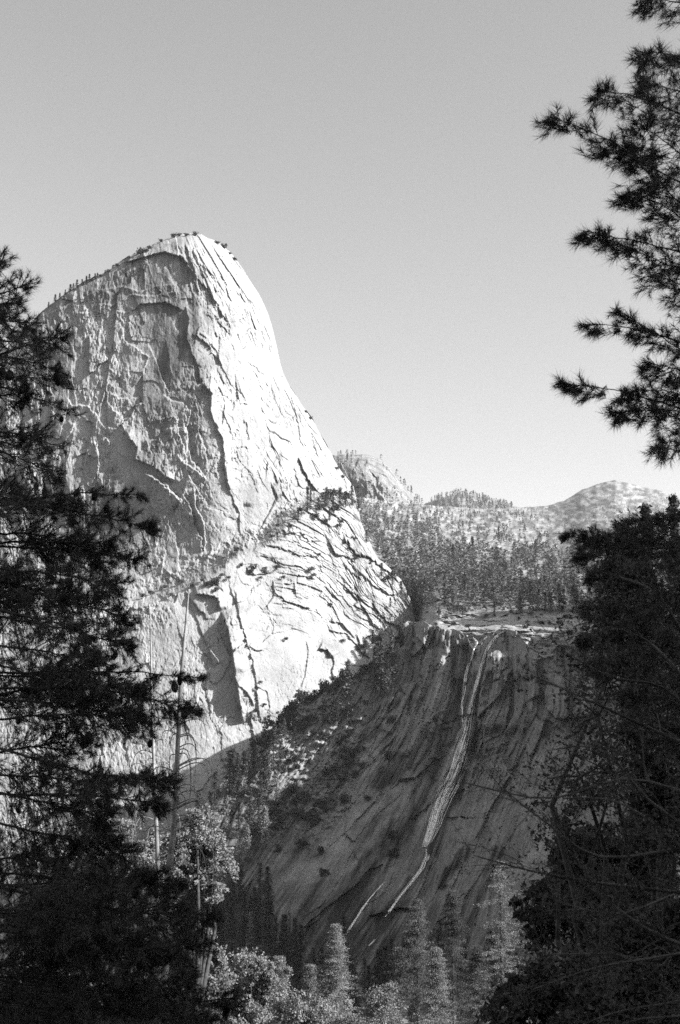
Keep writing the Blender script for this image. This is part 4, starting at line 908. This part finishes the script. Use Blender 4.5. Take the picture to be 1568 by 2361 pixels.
def pine(name, label, Yt, ut, vtop, r, seed, group=None):
    T_ = pt(ut, vtop, Yt); base = np.array([T_[0], T_[1], float(ground_z(T_[0], T_[1]))-.2]); e = empty(name, base); tag(e, label, 'pine tree', group)
    h = T_[2]-base[2]; m = MB(); t = np.linspace(0, 1, 16); g = np.random.default_rng(seed)
    P = np.stack([.04*np.cumsum(g.normal(size=16)), .04*np.cumsum(g.normal(size=16)), t*h], 1); P[0, :2] = 0
    m.tube(P, r*(1-.9*t)+.01, 12); m.build('trunk', M['bark'], e, smooth=True)
    return e, base
cone_me = None
def cone_geo():
    m = MB(); n = 9; t = np.linspace(0, 1, n); m.tube(np.stack([0*t, 0*t, -.11*t], 1), .036*np.sin(np.pi*(t*.86+.07))**.7, 8)
    for i in range(60):
        f = (i+.5)/60; a = i*2.4; rr = .036*math.sin(math.pi*(f*.86+.07))**.7; c = np.array([math.cos(a)*rr, math.sin(a)*rr, -.11*f]); d = np.array([math.cos(a), math.sin(a), -.5])
        sd = np.array([-math.sin(a), math.cos(a), 0])*.008; m.add([c-sd, c+sd, c+d*.012], [[0, 1, 2]])
    return m
cone0 = None
def cone_at(root, p, g):
    global cone0
    if cone0 is None: cone0 = cone_geo().build('pine_cone', M['cone'], root); o = cone0
    else: o = cone0.copy(); C.objects.link(o); o.parent = root
    o.location = p; o.rotation_euler = (g.uniform(-.5, .5), g.uniform(-.5, .5), g.uniform(0, 6)); s = g.uniform(.9, 1.5); o.scale = (s, s, s)
g = np.random.default_rng(77)
# left pine: trunk stands outside the left edge
tree, base = pine('pine_tree', 'large dark pine filling the whole left edge with cone-hung boughs', 20, -120, 300, .30, 5)
LT = [  # bough: start v at trunk, tip (u, v), mid sag, twig length, count
 (700, (60, 655), -10, .55, 26), (640, (12, 600), 0, .45, 16), (760, (66, 742), -10, .5, 26), (720, (30, 700), -10, .5, 24),
 (800, (100, 800), 0, .6, 34), (810, (150, 778), 10, .5, 34), (850, (128, 850), 10, .6, 40), (900, (60, 900), 0, .6, 40), (880, (150, 880), 15, .5, 30), (930, (150, 945), 10, .5, 40), (980, (100, 1010), 10, .6, 44), (1000, (150, 1030), 15, .45, 36),
 (1060, (120, 1090), 10, .6, 46), (1130, (60, 1150), 0, .6, 44), (1190, (335, 1140), 20, .28, 30), (1170, (180, 1170), 15, .4, 36), (1200, (340, 1215), 10, .45, 56), (1240, (250, 1250), 0, .6, 56), (1255, (318, 1290), 10, .5, 56),
 (1300, (265, 1350), 10, .6, 60), (1340, (180, 1380), 0, .6, 56), (1380, (290, 1425), 15, .55, 56), (1430, (200, 1460), 10, .65, 60), (1460, (300, 1490), 10, .45, 50), (1500, (230, 1530), 10, .6, 56), (1555, (470, 1562), 12, .20, 26), (1560, (320, 1590), 20, .5, 60),
 (1600, (445, 1635), 26, .42, 64), (1620, (290, 1650), 10, .6, 60), (1650, (350, 1670), 20, .4, 40), (1690, (200, 1700), 0, .6, 56), (1745, (385, 1800), -20, .42, 60), (1760, (250, 1810), 10, .55, 60), (1800, (370, 1850), 10, .4, 50), (1840, (240, 1880), 0, .55, 56),
 (1900, (280, 1960), 0, .6, 60), (1950, (150, 1980), 0, .6, 60), (1990, (360, 2030), 0, .55, 60), (2010, (495, 2110), -20, .42, 60), (2060, (420, 2090), 0, .5, 60), (2080, (250, 2090), 0, .6, 60), (2130, (470, 2180), -10, .45, 60), (2150, (330, 2190), 0, .6, 60),
 (2200, (150, 2200), 0, .6, 56), (2230, (440, 2260), -10, .5, 60), (2260, (550, 2300), -10, .38, 56), (2280, (300, 2290), 0, .6, 60), (2330, (480, 2350), 0, .5, 60), (2350, (200, 2340), 0, .6, 60), (2400, (350, 2400), 0, .6, 60), (2420, (520, 2400), 0, .5, 50)]
LT += [(2000, (418, 2040), 0, .45, 50), (2110, (440, 2140), 0, .45, 60), (2190, (410, 2205), 0, .45, 60)]
for _ in range(12):
    v_ = g.uniform(1120, 2400); LT.append((v_-g.uniform(-60, 90), (g.uniform(20, 250), v_), g.uniform(-30, 30), .62, 56))
for i, (v0, (u1, v1), sag, tl, cnt) in enumerate(LT):
    Y0 = 20; Y1 = 20+g.uniform(-2.2, 2.2)
    if i % 9 == 4: Y1 = 17
    um = (-120+u1)/2; vm = (v0+v1)/2-sag
    v0 += g.uniform(-70, 70) if u1 != 335 and u1 != 470 else 0
    ends, b = bough(tree, [pt(-120, v0, Y0), pt(-120*.4+u1*.6-60*0, (v0*.4+v1*.6)-sag, Y0*.5+Y1*.5), pt(u1, v1, Y1)], g, .035, tl, int(cnt*((1.25 if v0 < 1550 else 1.6) if u1 > 200 else ((1.5 if i < 5 else .9) if v0 < 1150 else (1.4 if v0 < 1500 else 1.6)))), .12, 24, .006, base_off=base, spine=.3 if u1 > 200 else .06, dense=1.0, up=.05)
    for _ in range(2 if u1 > 120 else 1):
        q = ends[int(g.integers(max(0, len(ends)-30), len(ends)))]; cone_at(b, q+np.array([0, 0, -.02]), g)
# right pine, upper: boughs against the sky
treeR, baseR = pine('pine_tree', 'pine whose drooping needle sprays hang into the sky at upper right', 16, 1960, -500, .28, 6)
RT = [ # path of the bough from the trunk side to the tip
 ([(1960, 250), (1700, 60), (1560, 5), (1478, 2)], 15, .38, 60), ([(1960, 330), (1700, 170), (1570, 130), (1482, 120)], 13, .42, 80), ([(1960, 420), (1700, 260), (1560, 210), (1470, 190)], 12.5, .42, 60), ([(1960, 480), (1640, 300), (1480, 228), (1372, 208)], 13.5, .38, 90),
 ([(1960, 620), (1600, 440), (1400, 322), (1268, 268)], 15, .40, 120), ([(1960, 620), (1620, 500), (1520, 420), (1440, 350)], 15.5, .5, 90), ([(1960, 700), (1650, 560), (1540, 480), (1450, 440)], 15, .45, 80), ([(1960, 560), (1640, 400), (1540, 330), (1480, 290)], 14, .5, 80),
 ([(1960, 760), (1620, 600), (1460, 555), (1345, 532)], 15, .34, 90), ([(1960, 800), (1640, 650), (1540, 610), (1450, 572)], 15, .42, 80), ([(1960, 860), (1680, 700), (1600, 670), (1530, 640)], 15, .4, 50),
 ([(1960, 940), (1620, 810), (1480, 760), (1352, 748)], 15, .26, 64), ([(1960, 960), (1640, 840), (1530, 780), (1425, 715)], 16, .28, 50), ([(1960, 1000), (1650, 880), (1560, 850), (1480, 835)], 15, .32, 50),
 ([(1960, 1090), (1620, 960), (1440, 905), (1297, 884)], 15, .26, 84), ([(1960, 1060), (1620, 930), (1530, 900), (1440, 905)], 15.5, .32, 60), ([(1960, 1130), (1640, 1000), (1520, 950), (1420, 950)], 15, .34, 70), ([(1960, 1150), (1650, 1030), (1580, 1020), (1520, 1020)], 14.5, .36, 50)]
for path, Y, tl, cnt in RT:
    bough(treeR, [pt(u, v, Y+(16-Y)*(1-k/3)) for k, (u, v) in enumerate(path)], g, .022, tl, int(cnt*.60), .145, 25, .0062, hang=.5, base_off=baseR, spine=.32, up=-.25, sub=1)
# dark pine mass lower right
treeB, baseB = pine('pine_tree', 'dense black pine on the right edge with top level with the far hills', 24, 1720, 1180, .3, 8)
RB = [([(1720, 1240), (1500, 1195), (1390, 1200), (1303, 1190)], .38, 90), ([(1720, 1220), (1560, 1180), (1500, 1180), (1440, 1195)], .5, 80), ([(1720, 1200), (1600, 1160), (1550, 1160), (1510, 1175)], .4, 50), ([(1720, 1280), (1540, 1230), (1440, 1225), (1350, 1215)], .55, 100), ([(1720, 1330), (1500, 1280), (1420, 1270), (1345, 1262)], .6, 110),
      ([(1720, 1380), (1520, 1330), (1440, 1320), (1360, 1325)], .65, 120), ([(1720, 1440), (1520, 1400), (1430, 1390), (1350, 1400)], .65, 120), ([(1720, 1500), (1540, 1460), (1440, 1460), (1345, 1460)], .6, 120), ([(1720, 1560), (1560, 1520), (1460, 1520), (1375, 1515)], .6, 110),
      ([(1720, 1260), (1640, 1220), (1600, 1230), (1540, 1240)], .6, 100), ([(1720, 1400), (1640, 1360), (1600, 1360), (1500, 1370)], .7, 110), ([(1720, 1620), (1600, 1590), (1520, 1590), (1440, 1600)], .6, 90), ([(1720, 1700), (1620, 1670), (1560, 1680), (1500, 1700)], .6, 60), ([(1720, 1500), (1640, 1480), (1600, 1470), (1530, 1450)], .7, 90)]
for path, tl, cnt in RB:
    Y = 24+g.uniform(-2, 2); bough(treeB, [pt(u, v+(28 if v < 1260 else 10)+g.uniform(-14, 14), Y+(24-Y)*(1-k/3)) for k, (u, v) in enumerate(path)], g, .022, tl*g.uniform(.6, 1), int(cnt*.85), .14, 24, .007, hang=.35, base_off=baseB, spine=.2, sub=2)
big_conifer(1445, 1225, 62, 150, 'black layered fir left of the dense black pine', mat='needle', nb=420, kb=22, leaf=.26, group=None, shape=.7, ragged=.5, base=.76, name='fir_tree')
big_conifer(1488, 1166, 90, 60, 'grey pointed conifer tops behind the black pine, the left one', mat='fir', nb=900, kb=8, leaf=.3, name='fir_tree')
big_conifer(1552, 1145, 95, 50, 'grey pointed conifer top at the right edge behind the black pine', mat='fir', nb=800, kb=8, leaf=.3, name='fir_tree')
# dark thicket lower right
G4 = 'dark leafy trees of the lower right thicket'
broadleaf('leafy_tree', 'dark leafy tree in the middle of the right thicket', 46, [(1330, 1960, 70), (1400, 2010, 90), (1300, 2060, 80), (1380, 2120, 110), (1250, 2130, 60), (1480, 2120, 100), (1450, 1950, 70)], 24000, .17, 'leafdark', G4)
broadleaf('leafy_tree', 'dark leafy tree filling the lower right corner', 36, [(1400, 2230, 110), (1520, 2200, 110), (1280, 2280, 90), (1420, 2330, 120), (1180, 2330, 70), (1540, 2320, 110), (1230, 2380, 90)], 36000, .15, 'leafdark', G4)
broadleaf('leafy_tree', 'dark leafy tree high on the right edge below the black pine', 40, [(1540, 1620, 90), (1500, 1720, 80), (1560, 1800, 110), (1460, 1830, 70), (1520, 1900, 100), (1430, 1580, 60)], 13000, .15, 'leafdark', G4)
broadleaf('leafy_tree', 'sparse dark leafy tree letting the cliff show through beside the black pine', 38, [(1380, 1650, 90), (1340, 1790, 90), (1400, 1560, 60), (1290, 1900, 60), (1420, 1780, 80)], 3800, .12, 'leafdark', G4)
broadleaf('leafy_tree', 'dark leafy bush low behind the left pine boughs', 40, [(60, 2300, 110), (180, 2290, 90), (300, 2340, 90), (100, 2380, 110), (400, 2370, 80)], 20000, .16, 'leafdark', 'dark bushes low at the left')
# bare branching tree in front of the cliff on the right
def bare_tree(name, label, Y, starts, seed, leaves, base_u):
    g = np.random.default_rng(seed); b0 = pt(base_u, 2300, Y); base = np.array([b0[0], Y, float(ground_z(b0[0], Y))-.1]); e = empty(name, base); tag(e, label, 'bare tree')
    tm = MB(); topz = pt(base_u, 1500, Y)[2]-base[2]; tm.tube([[0, 0, 0], [.05, .1, topz*.5], [-.05, 0, topz]], [.09, .06, .02], 8); tm.build('trunk', M['twig'], e, smooth=True)
    LV = []
    def grow(m, p, d, l, r, lev):
        n = 6; pts = [p]; q = p.copy(); dd = d.copy()
        for i in range(n):
            dd = unit(dd+g.normal(size=3)*.14+np.array([0, 0, .015])); q = q+dd*l/n; pts.append(q)
        m.tube(pts, np.linspace(r, r*.45, n+1), 4)
        if lev > 0:
            for c in range(int(g.integers(3, 6))):
                i = int(g.integers(1, n+1)); ax = unit(g.normal(size=3)); grow(m, pts[i], unit(dd+ax*.75), l*g.uniform(.35, .62), r*.5, lev-1)
        elif g.uniform() < leaves: LV.append(q); LV.append(pts[3])
    for path in starts:
        m = MB(); P = curve3([pt(u+(k < 3)*g.uniform(-14, 14), v+(k < 3)*g.uniform(-34, 34), Y+g.uniform(-.3, .3)) for k, (u, v) in enumerate(path)], 12)-base; L = np.linalg.norm(P[-1]-P[0]); m.tube(P, np.linspace(.017, .004, 12), 5)
        for c in range(15):
            i = int(g.integers(2, 12)); tg = unit(P[min(i, 11)]-P[i-1]); grow(m, P[i], unit(tg+unit(g.normal(size=3))*.8), L*g.uniform(.10, .3), .007*(1-i/16), 2)
        m.build('branch', M['twig'], e)
    if LV:
        LV = np.repeat(np.array(LV), 3, 0)+g.normal(size=(len(LV)*3, 3))*.05; LV = LV[LV[:, 0]+base[0] > g.uniform(.9, 2.6, len(LV))]; V, T = tri_cloud(LV, .034, None, .8, 1); mesh_obj('leaves', V, [T], M['leafdark'], e)
bare_tree('bare_tree', 'bare twiggy tree reaching left across the cliff from the right edge', 11,
    [[(1700, 1850), (1450, 1800), (1250, 1810), (1065, 1802)], [(1700, 1900), (1400, 1960), (1250, 1860), (1150, 1810)], [(1700, 2050), (1450, 2020), (1250, 2000), (1095, 1972)], [(1700, 1800), (1480, 1690), (1350, 1600), (1235, 1560)], [(1700, 1750), (1550, 1620), (1420, 1550), (1300, 1500)],
     [(1700, 1950), (1520, 1850), (1400, 1760), (1260, 1730)], [(1700, 2200), (1500, 2140), (1360, 2060), (1250, 1990)], [(1700, 1600), (1600, 1480), (1520, 1400), (1430, 1330)], [(1700, 1700), (1560, 1560), (1480, 1500), (1380, 1440)], [(1700, 2100), (1560, 1960), (1420, 1880), (1300, 1840)]], 61, .35, 1690)
bare_tree('bare_tree', 'low bare bush with pale twigs in the lower right corner', 13,
    [[(1700, 2200), (1520, 2200), (1380, 2240), (1230, 2280)], [(1700, 2150), (1540, 2180), (1400, 2210), (1260, 2200)], [(1700, 2300), (1560, 2280), (1420, 2330), (1300, 2380)], [(1700, 2050), (1560, 2090), (1440, 2110), (1290, 2080)], [(1700, 2350), (1560, 2350), (1460, 2390), (1380, 2430)]], 67, .2, 1720)
#==END==
# ------------------------------------------------------------------ haze of the afternoon air
def haze_box():
    m = bpy.data.materials.new('haze'); m.use_nodes = True; nt = m.node_tree; nt.nodes.remove(nt.nodes['Principled BSDF'])
    v = nt.nodes.new('ShaderNodeVolumePrincipled'); v.inputs['Color'].default_value = g3(.95); v.inputs['Density'].default_value = 3.2e-5; v.inputs['Anisotropy'].default_value = .35
    nt.links.new(v.outputs[0], nt.nodes['Material Output'].inputs['Volume'])
    X, Y0, Y1, Z0, Z1 = 9100, -9100, 9100, -420, 1300
    V = [(-X, Y0, Z0), (X, Y0, Z0), (X, Y1, Z0), (-X, Y1, Z0), (-X, Y0, Z1), (X, Y0, Z1), (X, Y1, Z1), (-X, Y1, Z1)]
    F = [(0, 3, 2, 1), (4, 5, 6, 7), (0, 1, 5, 4), (1, 2, 6, 5), (2, 3, 7, 6), (3, 0, 4, 7)]
    o = mesh_obj('haze', V, [np.array(F)], m); tag(o, 'thin pale haze that whitens the far hills', kind='stuff')
haze_box()
# ------------------------------------------------------------------ camera, sun, sky
cam = bpy.data.cameras.new('camera'); cam.lens = 50; cam.sensor_fit = 'VERTICAL'; cam.sensor_height = 36; cam.clip_start = .1; cam.clip_end = 30000
cam.dof.use_dof = True; cam.dof.focus_distance = 700; cam.dof.aperture_fstop = 4.5
co = bpy.data.objects.new('camera', cam); C.objects.link(co); co.rotation_euler = (math.pi/2+PITCH, 0, 0); bpy.context.scene.camera = co
sl = bpy.data.lights.new('sun', 'SUN'); sl.energy = 5; sl.angle = rad(.5); sl.color = (1, 1, 1)
so = bpy.data.objects.new('sun', sl); C.objects.link(so); so.rotation_euler = Vector(S).to_track_quat('Z', 'Y').to_euler()
w = bpy.data.worlds.new('World'); bpy.context.scene.world = w; w.use_nodes = True; nt = w.node_tree; bg = nt.nodes['Background']
sky = nt.nodes.new('ShaderNodeTexSky'); sky.sky_type = 'NISHITA'; sky.sun_disc = False; sky.sun_elevation = SUN_EL; sky.sun_rotation = math.atan2(S[0], S[1])
sky.altitude = 1700; sky.air_density = 1.0; sky.dust_density = 4.5; sky.ozone_density = 1.0
sepc = nt.nodes.new('ShaderNodeSeparateColor'); nt.links.new(sky.outputs[0], sepc.inputs[0])
# black-and-white film behind a yellow filter: red and green light only
m1 = nt.nodes.new('ShaderNodeMath'); m1.operation = 'MULTIPLY'; m1.inputs[1].default_value = .62; nt.links.new(sepc.outputs[0], m1.inputs[0])
m2 = nt.nodes.new('ShaderNodeMath'); m2.operation = 'MULTIPLY_ADD'; m2.inputs[1].default_value = .38; nt.links.new(sepc.outputs[1], m2.inputs[0]); nt.links.new(m1.outputs[0], m2.inputs[2])
nt.links.new(m2.outputs[0], bg.inputs['Color']); bg.inputs['Strength'].default_value = .15
sc = bpy.context.scene
sc.view_settings.view_transform = 'Standard'; sc.view_settings.look = 'None'; sc.view_settings.exposure = 1.3; sc.view_settings.gamma = 1
sc.cycles.use_denoising = False; sc.cycles.max_bounces = 4; sc.cycles.diffuse_bounces = 2; sc.cycles.glossy_bounces = 1; sc.cycles.transmission_bounces = 2; sc.cycles.transparent_max_bounces = 8
